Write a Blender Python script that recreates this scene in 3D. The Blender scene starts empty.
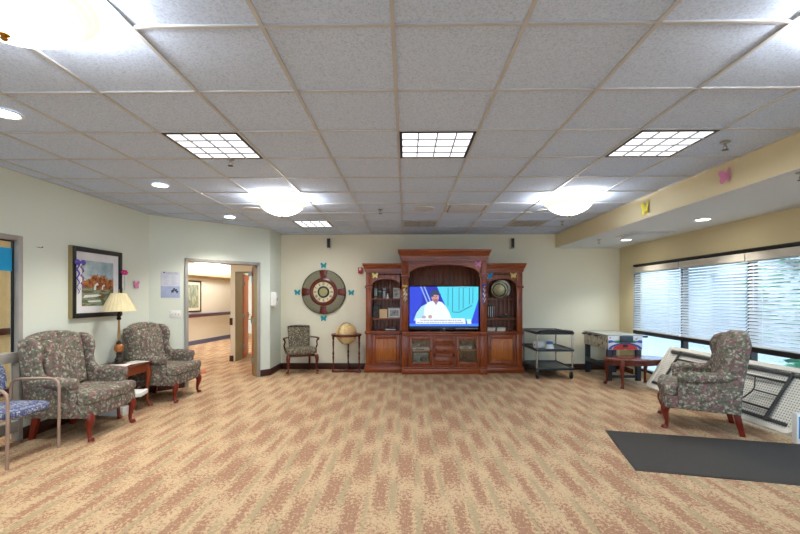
import bpy, bmesh, math, random
from mathutils import Vector, Matrix
random.seed(7)
PI = math.pi
sc = bpy.context.scene
col = sc.collection

# ------------------------------------------------------------------ helpers
def lin(h):
    h = h.lstrip('#')
    r = []
    for i in (0, 2, 4):
        c = int(h[i:i+2], 16) / 255
        r.append(c / 12.92 if c <= .04045 else ((c + .055) / 1.055) ** 2.4)
    return (r[0], r[1], r[2], 1)

class MB:
    def __init__(s): s.bm = bmesh.new()
    def _add(s, bm, M=None):
        if M is not None: bmesh.ops.transform(bm, matrix=M, verts=bm.verts)
        bmesh.ops.recalc_face_normals(bm, faces=bm.faces)
        me = bpy.data.meshes.new('t'); bm.to_mesh(me); bm.free()
        s.bm.from_mesh(me); bpy.data.meshes.remove(me)
        return s
    def box(s, lo, hi, bev=0, seg=2, M=None):
        bm = bmesh.new()
        bmesh.ops.create_cube(bm, size=1)
        for v in bm.verts:
            v.co = Vector([lo[i] + (v.co[i] + .5) * (hi[i] - lo[i]) for i in range(3)])
        if bev > 0:
            bmesh.ops.bevel(bm, geom=list(bm.edges), offset=bev, segments=seg, affect='EDGES', profile=.5)
        return s._add(bm, M)
    def prism(s, pts, axis, a, b, bev=0, seg=2, M=None, shear=None):
        bm = bmesh.new()
        def P(p, t):
            return {'x': (t, p[0], p[1]), 'y': (p[0], t, p[1]), 'z': (p[0], p[1], t)}[axis]
        v0 = [bm.verts.new(P(p, a)) for p in pts]; v1 = [bm.verts.new(P(p, b)) for p in pts]
        f0 = bm.faces.new(v0); f1 = bm.faces.new(v1)
        n = len(pts)
        for i in range(n): bm.faces.new((v0[i], v0[(i+1) % n], v1[(i+1) % n], v1[i]))
        bmesh.ops.recalc_face_normals(bm, faces=bm.faces)
        if bev > 0:
            ed = list(set(f0.edges) | set(f1.edges))
            bmesh.ops.bevel(bm, geom=ed, offset=bev, segments=seg, affect='EDGES', profile=.5)
        if shear:
            for v in bm.verts: v.co = Vector(shear(v.co))
        return s._add(bm, M)
    def lathe(s, prof, c=(0, 0, 0), seg=24, M=None, mod=None):
        bm = bmesh.new()
        rings = []
        for (r, z) in prof:
            if r < 1e-6: rings.append([bm.verts.new((0, 0, z))])
            else:
                ring = []
                for k in range(seg):
                    a = 2 * PI * k / seg
                    rr = r * (mod(k) if mod else 1)
                    ring.append(bm.verts.new((rr * math.cos(a), rr * math.sin(a), z)))
                rings.append(ring)
        for A, B in zip(rings, rings[1:]):
            for k in range(seg):
                k2 = (k + 1) % seg
                if len(A) == 1 and len(B) == 1: continue
                if len(A) == 1: bm.faces.new((A[0], B[k], B[k2]))
                elif len(B) == 1: bm.faces.new((A[k], A[k2], B[0]))
                else: bm.faces.new((A[k], A[k2], B[k2], B[k]))
        T = Matrix.Translation(c)
        return s._add(bm, (M @ T) if M is not None else T)
    def tube(s, path, r, seg=10, closed=False, flat=1.0, M=None):
        pts = [Vector(p) for p in path]; n = len(pts)
        rs = r if isinstance(r, (list, tuple)) else [r] * n
        bm = bmesh.new()
        def tan(i):
            if closed: return (pts[(i+1) % n] - pts[i-1]).normalized()
            return (pts[min(i+1, n-1)] - pts[max(i-1, 0)]).normalized()
        t = tan(0)
        up = Vector((0, 0, 1)) if abs(t.z) < .9 else Vector((1, 0, 0))
        u = (up - t * up.dot(t)).normalized()
        rings = []
        for i in range(n):
            t = tan(i); u = (u - t * u.dot(t)).normalized(); w = t.cross(u)
            rings.append([bm.verts.new(pts[i] + (u * math.cos(2*PI*k/seg) * flat + w * math.sin(2*PI*k/seg)) * rs[i]) for k in range(seg)])
        m = n if closed else n - 1
        for i in range(m):
            A, B = rings[i], rings[(i+1) % n]
            for k in range(seg):
                bm.faces.new((A[k], A[(k+1) % seg], B[(k+1) % seg], B[k]))
        if not closed:
            bm.faces.new(rings[0]); bm.faces.new(rings[-1])
        return s._add(bm, M)
    def ell(s, c, r, seg=20, rings=12, pw=1.0, M=None):
        bm = bmesh.new()
        bmesh.ops.create_uvsphere(bm, u_segments=seg, v_segments=rings, radius=1)
        f = lambda q: math.copysign(abs(q) ** pw, q)
        for v in bm.verts: v.co = Vector((c[0] + f(v.co.x) * r[0], c[1] + f(v.co.y) * r[1], c[2] + f(v.co.z) * r[2]))
        return s._add(bm, M)
    def mold(s, x0, x1, yf, yb, prof, sides=(1, 1)):
        """moulding round the front and both ends of a cabinet: prof = [(outset, z), ...]"""
        bm = bmesh.new(); L = []
        for d, z in prof:
            L.append([bm.verts.new(p) for p in ((x0-d*sides[0], yf-d, z), (x1+d*sides[1], yf-d, z), (x1+d*sides[1], yb, z), (x0-d*sides[0], yb, z))])
        for A, B in zip(L, L[1:]):
            for k in range(4): bm.faces.new((A[k], A[(k+1) % 4], B[(k+1) % 4], B[k]))
        bm.faces.new(L[0]); bm.faces.new(L[-1])
        return s._add(bm)
    def grid_cushion(s, c, hx, hy, hz, n=14, pw=4, M=None):
        """puffy rounded-rectangle cushion"""
        bm = bmesh.new()
        bmesh.ops.create_cube(bm, size=2)
        bmesh.ops.subdivide_edges(bm, edges=list(bm.edges), cuts=n // 2, use_grid_fill=True)
        for v in bm.verts:
            x, y, z = v.co
            e = max(abs(x), abs(y))
            d = (abs(x) ** pw + abs(y) ** pw) ** (1 / pw)
            k = e / d if d > 1e-6 else 1
            crown = 1 - .42 * max(0, min(1, (e - .55) / .45)) ** 2
            v.co = Vector((c[0] + x * k * hx * (1 - .03 * z * z), c[1] + y * k * hy * (1 - .03 * z * z), c[2] + z * crown * hz))
        return s._add(bm, M)
    def build(s, name, m, parent=None, ang=40):
        me = bpy.data.meshes.new(name); s.bm.to_mesh(me); s.bm.free()
        me.materials.append(m)
        if ang:
            for p in me.polygons: p.use_smooth = True
            me.set_sharp_from_angle(angle=math.radians(ang))
        o = bpy.data.objects.new(name, me); col.objects.link(o)
        if parent: o.parent = parent
        return o

def tag(o, label, cat, group=None, kind=None):
    o['label'] = label; o['category'] = cat
    if group: o['group'] = group
    if kind: o['kind'] = kind
    return o
def thing(name, label, cat, loc=(0, 0, 0), rz=0, group=None):
    o = bpy.data.objects.new(name, None); col.objects.link(o)
    o.empty_display_size = .1
    o.location = loc; o.rotation_euler = (0, 0, rz)
    return tag(o, label, cat, group)
def struct(o, label=None):
    o['kind'] = 'structure'
    if label: o['label'] = label
    return o
def dup(root, loc, rz=None, label=None, group=None):
    def cp(o, par):
        c = o.copy(); col.objects.link(c)
        if par: c.parent = par
        for ch in list(o.children): cp(ch, c)
        return c
    r = cp(root, None); r.location = loc
    if rz is not None: r.rotation_euler = (0, 0, rz)
    if label: r['label'] = label
    if group: r['group'] = group
    return r
def Rz(a): return Matrix.Rotation(a, 4, 'Z')
def TR(loc, a=0): return Matrix.Translation(loc) @ Rz(a)
def arc(cx, cz, rx, rz, a0, a1, n=16):
    return [(cx + rx * math.cos(a0 + (a1-a0) * k / n), cz + rz * math.sin(a0 + (a1-a0) * k / n)) for k in range(n + 1)]

# ------------------------------------------------------------------ materials
class NT:
    def __init__(s, name, rough=.6, metal=0, spec=.5):
        s.m = bpy.data.materials.new(name); s.m.use_nodes = True
        s.t = s.m.node_tree; s.b = s.t.nodes['Principled BSDF']
        s.b.inputs['Roughness'].default_value = rough
        s.b.inputs['Metallic'].default_value = metal
        s.b.inputs['Specular IOR Level'].default_value = spec
    def n(s, typ, ins=None, **props):
        nd = s.t.nodes.new(typ)
        for k, v in props.items(): setattr(nd, k, v)
        for k, v in (ins or {}).items(): s.set(nd.inputs[k], v)
        return nd
    def set(s, sock, v):
        if isinstance(v, bpy.types.NodeSocket): s.t.links.new(v, sock)
        else: sock.default_value = v
    def coord(s, scale=(1, 1, 1), kind='Object', rot=(0, 0, 0)):
        tc = s.n('ShaderNodeTexCoord')
        mp = s.n('ShaderNodeMapping', {'Vector': tc.outputs[kind], 'Scale': scale, 'Rotation': rot})
        return mp.outputs['Vector']
    def geo(s, scale=(1, 1, 1)):
        g = s.n('ShaderNodeNewGeometry')
        return s.n('ShaderNodeMapping', {'Vector': g.outputs['Position'], 'Scale': scale}).outputs['Vector']
    def noise(s, vec, scale, detail=3, rough=.5, dist=0):
        return s.n('ShaderNodeTexNoise', {'Vector': vec, 'Scale': scale, 'Detail': detail, 'Roughness': rough, 'Distortion': dist})
    def ramp(s, fac, stops, interp='LINEAR'):
        r = s.n('ShaderNodeValToRGB', {'Fac': fac}); cr = r.color_ramp; cr.interpolation = interp
        while len(cr.elements) > 1: cr.elements.remove(cr.elements[-1])
        cr.elements[0].position = stops[0][0]; cr.elements[0].color = stops[0][1]
        for p, c in stops[1:]:
            e = cr.elements.new(p); e.color = c
        return r.outputs['Color']
    def math(s, op, a, b=0.0, c=None):
        nd = s.n('ShaderNodeMath', operation=op); s.set(nd.inputs[0], a); s.set(nd.inputs[1], b)
        if c is not None: s.set(nd.inputs[2], c)
        return nd.outputs[0]
    def mix(s, f, a, b, blend='MIX'):   # the Mix node's sockets share names: address them by index
        nd = s.n('ShaderNodeMix', data_type='RGBA', blend_type=blend)
        s.set(nd.inputs[0], f); s.set(nd.inputs[6], a); s.set(nd.inputs[7], b)
        return nd.outputs[2]
    def bump(s, h, st=.2, dist=.01):
        s.set(s.b.inputs['Normal'], s.n('ShaderNodeBump', {'Height': h, 'Strength': st, 'Distance': dist}).outputs[0])
    def base(s, v): s.set(s.b.inputs['Base Color'], v); return s.m
def plain(name, c, rough=.6, metal=0, var=.06, scale=8, spec=.5, bump=0):
    t = NT(name, rough, metal, spec); v = lin(c)
    nz = t.noise(t.coord(), scale, 4)
    d = tuple(x * (1 - var) for x in v[:3]) + (1,); l = tuple(min(1, x * (1 + var)) for x in v[:3]) + (1,)
    if bump: t.bump(nz.outputs[0], bump, .004)
    return t.base(t.ramp(nz.outputs[0], [(.3, d), (.7, l)]))
def emit(name, c, st, base=.8):
    t = NT(name, .5); v = lin(c)
    nz = t.noise(t.coord(), 3, 1)
    t.base((base, base, base, 1))
    t.set(t.b.inputs['Emission Color'], t.ramp(nz.outputs[0], [(0, tuple(x*.98 for x in v[:3]) + (1,)), (1, v)]))
    t.b.inputs['Emission Strength'].default_value = st
    return t.m
def wood(name, a, b, rough=.35, axis='z', sc_=1.0):
    t = NT(name, rough)
    s = {'x': (1.2, 14, 14), 'y': (14, 1.2, 14), 'z': (14, 14, 1.2)}[axis]
    vec = t.coord(tuple(q * sc_ for q in s))
    n1 = t.noise(vec, 2.2, 6, .6, .6)
    n2 = t.noise(t.coord((2, 2, 2)), 1.5, 2)
    c = t.ramp(n1.outputs[0], [(.3, lin(a)), (.5, tuple((x+y)/2 for x, y in zip(lin(a), lin(b)))), (.72, lin(b))])
    return t.base(t.mix(t.math('MULTIPLY', n2.outputs[0], .35), c, lin(a)))

M = {}
def paint(name, c):
    t = NT(name, .85, 0, .25); v = lin(c)
    nz = t.noise(t.geo(), 90, 3); n2 = t.noise(t.geo(), .7, 2)
    t.bump(nz.outputs[0], .06, .003)
    return t.base(t.ramp(n2.outputs[0], [(.3, tuple(x*.97 for x in v[:3]) + (1,)), (.7, v)]))
M['wall_sage'] = paint('sage_paint', '#dde4d8')
M['wall_cream'] = paint('cream_paint', '#e9e3cc')
M['wall_gold'] = paint('golden_paint', '#ddd0aa')
M['wall_hall'] = paint('hall_paint', '#e6dcc8')
M['soffit'] = paint('soffit_white', '#d6dce0')
M['white_ceiling'] = paint('white_paint', '#e6e4dc')
M['base_wood'] = wood('baseboard_wood', '#33150d', '#4f2417', .4, 'x')
M['base_blue'] = plain('blue_vinyl', '#5c5f82', .5)

# ceiling tile: mineral fibre speckle
t = NT('ceiling_tile', .95, 0, .1)
g = t.geo()
n1 = t.noise(g, 95, 5, .75); n2 = t.noise(g, 1.1, 2)
t.bump(n1.outputs[0], .5, .004)
c = t.ramp(n1.outputs[0], [(.38, lin('#aebdd6')), (.46, lin('#c4d7f4')), (.6, lin('#d2e3fd'))])
M['tile'] = t.base(t.mix(t.math('MULTIPLY', n2.outputs[0], .12), c, lin('#bccce6')))
M['grid_bar'] = plain('grid_bar_enamel', '#bcbec2', .45)

# carpet: tan ground, staggered flecked streaks of rust and sage
t = NT('carpet', .97, 0, .05)
g = t.geo()
sx = t.n('ShaderNodeSeparateXYZ', {'Vector': g})
fl = t.noise(t.geo((1, .75, 1)), 46, 5, .8)
wob = t.noise(t.geo((1, .4, 1)), 3.2, 2)
def streak(px, ox, wd, wvar, py, ln, seed, gain):
    """flecked streaks in columns px apart, staggered along y"""
    x = t.math('ADD', t.math('DIVIDE', t.math('ADD', sx.outputs[0], t.math('MULTIPLY', t.math('SUBTRACT', wob.outputs[0], .5), .05)), px), ox)
    ix = t.math('FLOOR', x)
    dx = t.math('ABSOLUTE', t.math('SUBTRACT', t.math('FRACT', x), .5))
    h = t.n('ShaderNodeTexWhiteNoise', {'W': t.math('ADD', ix, seed)}, noise_dimensions='1D').outputs[0]
    y = t.math('ADD', t.math('DIVIDE', sx.outputs[1], py), t.math('ADD', t.math('MULTIPLY', ix, .5), t.math('MULTIPLY', h, .34)))
    iy = t.math('FLOOR', y)
    h2 = t.n('ShaderNodeTexWhiteNoise', {'Vector': t.n('ShaderNodeCombineXYZ', {'X': ix, 'Y': iy, 'Z': seed}).outputs[0]}, noise_dimensions='3D').outputs[0]
    dy = t.math('ABSOLUTE', t.math('SUBTRACT', t.math('FRACT', y), .5))
    w = t.math('ADD', wd/2, t.math('MULTIPLY', t.math('SUBTRACT', h2, .5), wvar))
    ex = t.math('DIVIDE', t.math('SUBTRACT', w, t.math('MULTIPLY', dx, px)), .05)
    ey = t.math('DIVIDE', t.math('SUBTRACT', ln/2, t.math('MULTIPLY', dy, py)), .32)
    e = t.math('MINIMUM', t.math('MINIMUM', ex, ey), .78)
    v = t.math('ADD', e, t.math('MULTIPLY', t.math('SUBTRACT', fl.outputs[0], .5), gain))
    return t.ramp(v, [(.22, (0, 0, 0, 1)), (.42, (1, 1, 1, 1))])
ground = lin('#c9ad8a'); rust = lin('#996d59'); sage = lin('#9c8f70')
c = t.mix(t.math('MULTIPLY', streak(.184, .0, .092, .03, .82, .74, 3, 4.6), .66), ground, sage)
c = t.mix(t.math('MULTIPLY', streak(.184, .5, .138, .05, .82, .76, 11, 7.0), .84), c, rust)
fine = t.noise(g, 70, 4, .8)
c = t.mix(t.ramp(fine.outputs[0], [(.36, (.45, .45, .45, 1)), (.54, (0, 0, 0, 1))]), c, lin('#93785a'))
t.bump(fine.outputs[0], .35, .006)
M['carpet'] = t.base(c)

# floral tapestry
def tapestry(name, cols, scale, dist=.05):
    t = NT(name, .93, 0, .12)
    v = t.coord()
    nz = t.noise(v, scale * .9, 3)
    d = t.n('ShaderNodeVectorMath', {0: nz.outputs['Color'], 1: (dist, dist, dist)}, operation='MULTIPLY')
    w = t.n('ShaderNodeVectorMath', {0: v, 1: d.outputs[0]}, operation='ADD').outputs[0]
    vo = t.n('ShaderNodeTexVoronoi', {'Vector': w, 'Scale': scale})
    bw = t.n('ShaderNodeSeparateColor', {0: vo.outputs['Color']})
    k = len(cols)
    c = t.ramp(bw.outputs[0], [(i / k, lin(q)) for i, q in enumerate(cols)], 'CONSTANT')
    ed = t.ramp(vo.outputs['Distance'], [(.30, (0, 0, 0, 1)), (.62, (1, 1, 1, 1))])
    c = t.mix(t.math('MULTIPLY', ed, .75), c, lin(cols[0]))
    big = t.n('ShaderNodeTexVoronoi', {'Vector': w, 'Scale': scale * .36})
    c = t.mix(t.ramp(big.outputs['Distance'], [(.18, (.75, .75, .75, 1)), (.34, (0, 0, 0, 1))]), c, lin(cols[2]))
    fn = t.noise(v, scale * 7, 3, .7)
    c = t.mix(t.ramp(fn.outputs[0], [(.4, (.4, .4, .4, 1)), (.62, (0, 0, 0, 1))]), c, lin(cols[0]))
    t.bump(fn.outputs[0], .25, .003)
    return t.base(c)
M['floral'] = tapestry('floral_tapestry', ['#5f5d52', '#b2b3a6', '#9a6870', '#7e8876', '#ccc6b4', '#8a8776', '#a87c84', '#bdbaa8'], 38, .06)
M['speckle'] = tapestry('speckled_upholstery', ['#5a5246', '#b5aa92', '#6f6656', '#a3977e', '#655c50', '#c4baa2'], 55, .02)
t = NT('blue_dot_upholstery', .9, 0, .1)
v = t.coord((1, 1, 1)); vo = t.n('ShaderNodeTexVoronoi', {'Vector': v, 'Scale': 62, 'Randomness': .25})
bw = t.n('ShaderNodeSeparateColor', {0: vo.outputs['Color']})
c = t.ramp(bw.outputs[0], [(0, lin('#67718f')), (.35, lin('#949cb0')), (.6, lin('#bcbdbe')), (.82, lin('#a89894'))], 'CONSTANT')
M['blue_dot'] = t.base(t.mix(t.ramp(vo.outputs['Distance'], [(.36, (0, 0, 0, 1)), (.58, (1, 1, 1, 1))]), c, lin('#48547c')))

M['cherry'] = wood('cherry_wood', '#5e220c', '#ac5522', .28, 'z')
M['cherry_h'] = wood('cherry_wood_across', '#5e220c', '#ac5522', .28, 'x')
M['cherry_pale'] = wood('cherry_beadboard', '#96501f', '#cc7a32', .3, 'z')  # paler cherry of the door beadboard and inner shelves
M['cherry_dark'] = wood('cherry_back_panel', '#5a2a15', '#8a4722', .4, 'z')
M['mahogany'] = wood('mahogany', '#4a150c', '#7a2a18', .25, 'z')
M['mahogany_top'] = wood('mahogany_top', '#54261a', '#7c4030', .18, 'x')
M['leg_red'] = wood('red_leg_stain', '#5c150c', '#8c2c18', .28, 'z')
M['door_red'] = wood('door_veneer', '#9c4a22', '#b8622e', .4, 'z')
M['black'] = plain('black_plastic', '#17181b', .45)
M['black_gloss'] = plain('black_gloss', '#0d0e11', .15)
M['cart'] = plain('cart_plastic', '#2e353b', .28)
M['charcoal'] = plain('charcoal_paint', '#3a3b3d', .45)
M['chrome'] = plain('chrome', '#c9cbcc', .22, 1)
M['steel'] = plain('brushed_steel', '#9c9c98', .35, 1)
M['tan_metal'] = plain('taupe_metal', '#a68d7e', .4, .3)
M['frame_grey'] = plain('grey_frame_paint', '#a3a09a', .5)
M['frame_olive'] = plain('olive_frame_paint', '#8f8260', .55)
M['white'] = plain('white_plastic', '#e9e9e6', .5)
M['paper'] = plain('white_paper', '#e6e6e4', .8)
M['white_metal'] = plain('white_enamel', '#d9d9d7', .45)
M['slat'] = plain('blind_slat', '#dbe0e5', .5)
M['valance'] = plain('blind_valance', '#cfc9bd', .55)
M['win_frame'] = plain('bronze_window_frame', '#1f1a18', .45)
M['mat_grey'] = plain('grey_mat_pile', '#4b4845', .95, 0, .35, 130, .05, .5)
M['gold'] = plain('brass', '#b58a3c', .3, 1)
M['bronze'] = plain('dark_bronze', '#2e241c', .4, .5)
M['copper'] = plain('copper_glaze', '#a2622f', .3, .3)
M['shade'] = plain('pleated_cream_silk', '#d8cba4', .85)
M['red'] = plain('red_plastic', '#a8231d', .4)
M['teal'] = plain('teal_paper', '#1d9aa6', .8)
M['pink'] = plain('pink_paper', '#d987b4', .8)
M['hotpink'] = plain('hot_pink_paper', '#d53b86', .8)
M['yellow'] = plain('yellow_paper', '#ded04c', .8)
M['pale_yellow'] = plain('pale_yellow_paper', '#e6d487', .8)
M['blue_paper'] = plain('turquoise_paper', '#1c9fd2', .8)
M['purple'] = plain('purple_ribbon', '#5848b0', .5)
M['orange'] = plain('orange_paper', '#d4622a', .8)
M['rust'] = plain('rust_mat', '#b2613a', .9)
M['gold_frame'] = plain('antique_gold', '#a08f66', .45, .3)
M['resin'] = plain('white_resin', '#d8d4cb', .55)

def glassy(name, tint, gl=.08):
    t = NT(name); nt = t.t
    tr = t.n('ShaderNodeBsdfTransparent', {'Color': tint}); gs = t.n('ShaderNodeBsdfGlossy', {'Roughness': .03})
    mx = t.n('ShaderNodeMixShader', {0: gl}); nt.links.new(tr.outputs[0], mx.inputs[1]); nt.links.new(gs.outputs[0], mx.inputs[2])
    out = [n for n in nt.nodes if n.type == 'OUTPUT_MATERIAL'][0]
    nt.links.new(mx.outputs[0], out.inputs['Surface'])
    return t.m
M['glass'] = glassy('window_glass', (.93, .97, 1, 1))
M['door_glass'] = glassy('smoked_glass', (.86, .88, .86, 1), .10)
# ------------------------------------------------------------------ room constants (metres; camera stands at x=0, y=0)
CZ, SZ = 2.715, 2.44              # main ceiling, soffit
XL, XR, YB, YR = -3.92, 4.28, 8.33, -3.2
A0, A1 = (-3.92, 6.25), (-2.53, 7.65)   # the angled wall
LA = math.hypot(A1[0]-A0[0], A1[1]-A0[1]); AA = math.atan2(A1[1]-A0[1], A1[0]-A0[0])
GX, GY, T = -.06, 1.913, .61      # ceiling grid origin and pitch

# ------------------------------------------------------------------ setting
struct(MB().box((-9, -3.4, -.1), (4.28, 16.6, 0)).build('floor', M['carpet']))
struct(MB().prism([(XL-.1, YR-.1), (3.02, YR-.1), (3.02, YB+.05), (A1[0]-.05, YB+.05), (A1[0]-.05, A1[1]+.03), (XL-.1, A0[1]+.02)], 'z', CZ+.006, CZ+.1).build('ceiling', M['tile']))
b = MB()
for k in range(-6, 5):
    x = GX + T*k
    y1 = YB
    if x < A1[0]: y1 = A0[1] + (x - A0[0]) * (A1[1]-A0[1]) / (A1[0]-A0[0])
    b.box((x-.010, YR, CZ-.004), (x+.010, y1, CZ+.008))
for k in range(-8, 11):
    y = GY + T*k; x0 = XL
    if y > A0[1]: x0 = min(A1[0], A0[0] + (y - A0[1]) * (A1[0]-A0[0]) / (A1[1]-A0[1]))
    b.box((x0, y-.009, CZ-.003), (3.0, y+.009, CZ+.008))
struct(b.build('trim_1', M['grid_bar']), 'metal grid bars of the tiled ceiling')
# wall angle along the ceiling edge
b = MB(); b.box((XL, YR, CZ-.003), (XL+.02, A0[1], CZ+.007)); b.box((A1[0], YB-.02, CZ-.003), (3.0, YB, CZ+.007)); b.box((2.98, YR, CZ-.003), (3.0, YB, CZ+.007))
b.box((0, -.02, CZ-.003), (LA, .0, CZ+.007), M=TR((A0[0], A0[1], 0), AA))
struct(b.build('trim_2', M['grid_bar']), 'metal angle along the ceiling edge')
# beam and soffit over the window side
struct(MB().box((3.0, YR, SZ), (3.12, YB, CZ+.1)).build('beam', M['wall_gold'], ang=0), 'golden beam face above the window side')
struct(MB().box((3.003, YR, SZ-.004), (XR+.05, YB, SZ+.02)).build('soffit_ceiling', M['soffit']), 'lower flat ceiling over the window side')
struct(MB().box((A1[0]-.1, YB, 0), (XR+.15, YB+.12, CZ+.1)).build('wall_back', M['wall_cream']))
# rear wall behind the camera: unseen, with a window band added for fill light
RW = (XL+.5, XR-.5, .45, 2.35)
q = MB(); q.box((XL-.12, YR-.12, 0), (RW[0], YR, CZ+.1)); q.box((RW[1], YR-.12, 0), (XR+.15, YR, CZ+.1)); q.box((RW[0], YR-.12, 0), (RW[1], YR, RW[2])); q.box((RW[0], YR-.12, RW[3]), (RW[1], YR, CZ+.1))
struct(q.build('wall_rear', M['wall_cream']))
q = MB()
for k in range(6):
    x = RW[0] + (RW[1]-RW[0])*k/5; q.box((x-.03, YR-.09, RW[2]), (x+.03, YR-.02, RW[3]))
for z in (RW[2], RW[3]-.06): q.box((RW[0], YR-.09, z), (RW[1], YR-.02, z+.06))
rw_ = struct(q.build('window_6', M['win_frame']), 'bronze framed window band added to the unseen rear wall for fill light')
struct(MB().box((RW[0], YR-.06, RW[2]), (RW[1], YR-.055, RW[3])).build('window_glass', M['glass'], rw_, ang=0))
# left wall with the glazed opening
GO0, GO1, GH = 2.35, 4.165, 2.075
b = MB(); b.box((XL-.12, YR, 0), (XL, GO0, CZ+.1)); b.box((XL-.12, GO0, GH), (XL, GO1, CZ+.1)); b.box((XL-.12, GO1, 0), (XL, A0[1]+.02, CZ+.1))
struct(b.build('wall_left', M['wall_sage']))
# angled wall with the door opening (local x runs along the wall, y into the hall)
TA = TR((A0[0], A0[1], 0), AA)
d0, d1 = .255*LA, .902*LA
b = MB(); b.box((0, 0, 0), (d0+.03, .14, CZ+.1), M=TA); b.box((d1-.03, 0, 0), (LA, .14, CZ+.1), M=TA); b.box((d0+.03, 0, 2.05), (d1-.03, .14, CZ+.1), M=TA)
struct(b.build('wall_angled', M['wall_sage']))
struct(MB().box((A1[0]-.1, A1[1], 0), (A1[0], YB, CZ+.1)).build('wall_side', M['wall_sage']))
# right wall with the strip of windows
WY = [7.81, 6.49, 5.23, 3.97, 2.71]; W0, W1 = .10, 2.03
b = MB(); b.box((XR, WY[0], 0), (XR+.15, YB, CZ)); b.box((XR, WY[-1], W1), (XR+.15, WY[0], CZ)); b.box((XR, WY[-1], 0), (XR+.15, WY[0], W0)); b.box((XR, YR, 0), (XR+.15, WY[-1], CZ))
struct(b.build('wall_right', M['wall_gold']))
# baseboards
bp = [(0, 0), (-.018, 0), (-.018, .09), (-.010, .115), (0, .12)]
struct(MB().box((A1[0], YB-.018, 0), (XR, YB, .12), .004).build('baseboard_back', M['base_wood']))
struct(MB().box((A1[0], A1[1]-.0, 0), (A1[0]+.018, YB-.018, .12), .004).build('baseboard_side', M['base_wood']))
b = MB(); b.box((d1, -.018, 0), (LA, 0, .12), .004, M=TA); b.box((0, -.018, 0), (d0, 0, .12), .004, M=TA)
struct(b.build('baseboard_angled', M['base_wood']))
struct(MB().box((XL, GO1, 0), (XL+.018, A0[1], .12), .004).build('baseboard_left', M['base_wood']))
struct(MB().box((XR-.018, WY[0]+.01, 0), (XR, YB-.018, .10), .004).build('baseboard_right', M['base_wood']))

# windows: bronze frame, glass, mid rail
for i in range(4):
    ya, yb = WY[i+1], WY[i]
    b = MB(); x0, x1 = XR+.02, XR+.10
    b.box((x0, ya, W0), (x1, ya+.03, W1)); b.box((x0, yb-.03, W0), (x1, yb, W1))
    b.box((x0, ya, W1-.05), (x1, yb, W1)); b.box((x0, ya, W0), (x1, yb, W0+.05)); b.box((x0-.035, ya, .775), (x1, yb, .835))
    w = struct(b.build('window_%d' % (i+1), M['win_frame']), 'bronze framed window bay')
    struct(MB().box((XR+.055, ya+.03, W0+.05), (XR+.062, yb-.03, W1-.05)).build('window_glass', M['glass'], w, ang=0))
# pale reveal strip at the far end of the window and the dark head strip
struct(MB().box((XR-.004, WY[0], .12), (XR+.10, WY[0]+.035, W1), .003).build('trim_3', M['valance']), 'pale strip at the far end of the windows')
struct(MB().box((XR-.012, WY[-1], W1-.005), (XR+.02, WY[0]+.01, W1+.028), .003).build('trim_4', M['win_frame']), 'dark strip along the head of the windows')
def blind(i, label):
    ya, yb = WY[i+1]+.012, WY[i]-.012
    r = thing('window_blind', label, 'blind', (XR-.01, (ya+yb)/2, .845), 0, 'white blinds over the windows')
    h = (yb-ya)/2
    MB().box((-.028, -h-.005, 1.06), (-.004, h+.005, 1.16), .004).build('valance', M['valance'], r)
    b = MB(); n = 25
    for k in range(n):
        z = .03 + k * 1.025 / (n-1)
        Q = Matrix.Translation((.005, 0, z)) @ Matrix.Rotation(math.radians(-38), 4, 'Y')
        b.box((-.024, -h, -.0015), (.024, h, .0015), M=Q)
    b.build('slats', M['slat'], r)
    MB().box((-.02, -h, -.004), (.03, h, .014), .003).build('bottom_rail', M['slat'], r)
    for y in (-h*.62, h*.62):
        MB().tube([(-.016, y, 0), (-.016, y, 1.06)], .0022, 6).build('ladder_cord', M['slat'], r)
    MB().tube([(-.032, h*.80, .45), (-.032, h*.80, 1.03)], .004, 6).build('tilt_wand', M['slat'], r)
blind(0, 'white slatted blind over the window farthest back, by the corner')
blind(1, 'white slatted blind over the middle window, behind the leaning folding table')
blind(2, 'white slatted blind with a green tree showing through, right of the wing chair')
blind(3, 'white slatted blind over the nearest window of the row')

# ------------------------------------------------------------------ outside
struct(MB().box((XR+.15, -12, -.2), (24, 24, -.05)).box((-14, -16, -.2), (XR+.15, YR-.15, -.05)).build('ground', plain('pale_concrete', '#9a9da0', .9)))
bld = thing('building', 'pale building wall with a bluish window seen through the blinds', 'building', (10.2, 10, -.05))
MB().box((0, -9, 0), (.4, 12, 4.2)).build('wall_panel', plain('pale_cladding', '#b4bdc8', .8), bld)
q = MB(); q.box((-.05, 2.1, .35), (.05, 3.9, .43)); q.box((-.05, 2.1, 2.2), (.05, 3.9, 2.28)); q.box((-.05, 2.1, .35), (.05, 2.18, 2.28)); q.box((-.05, 3.82, .35), (.05, 3.9, 2.28)); q.box((-.04, 2.97, .4), (.04, 3.03, 2.25))
wf = q.build('window_frame', plain('grey_sash', '#8f99a4', .5), bld)
MB().box((-.02, 2.18, .43), (.02, 3.82, 2.2)).build('window_pane', plain('blue_pane', '#4f7390', .15), wf)
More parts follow.
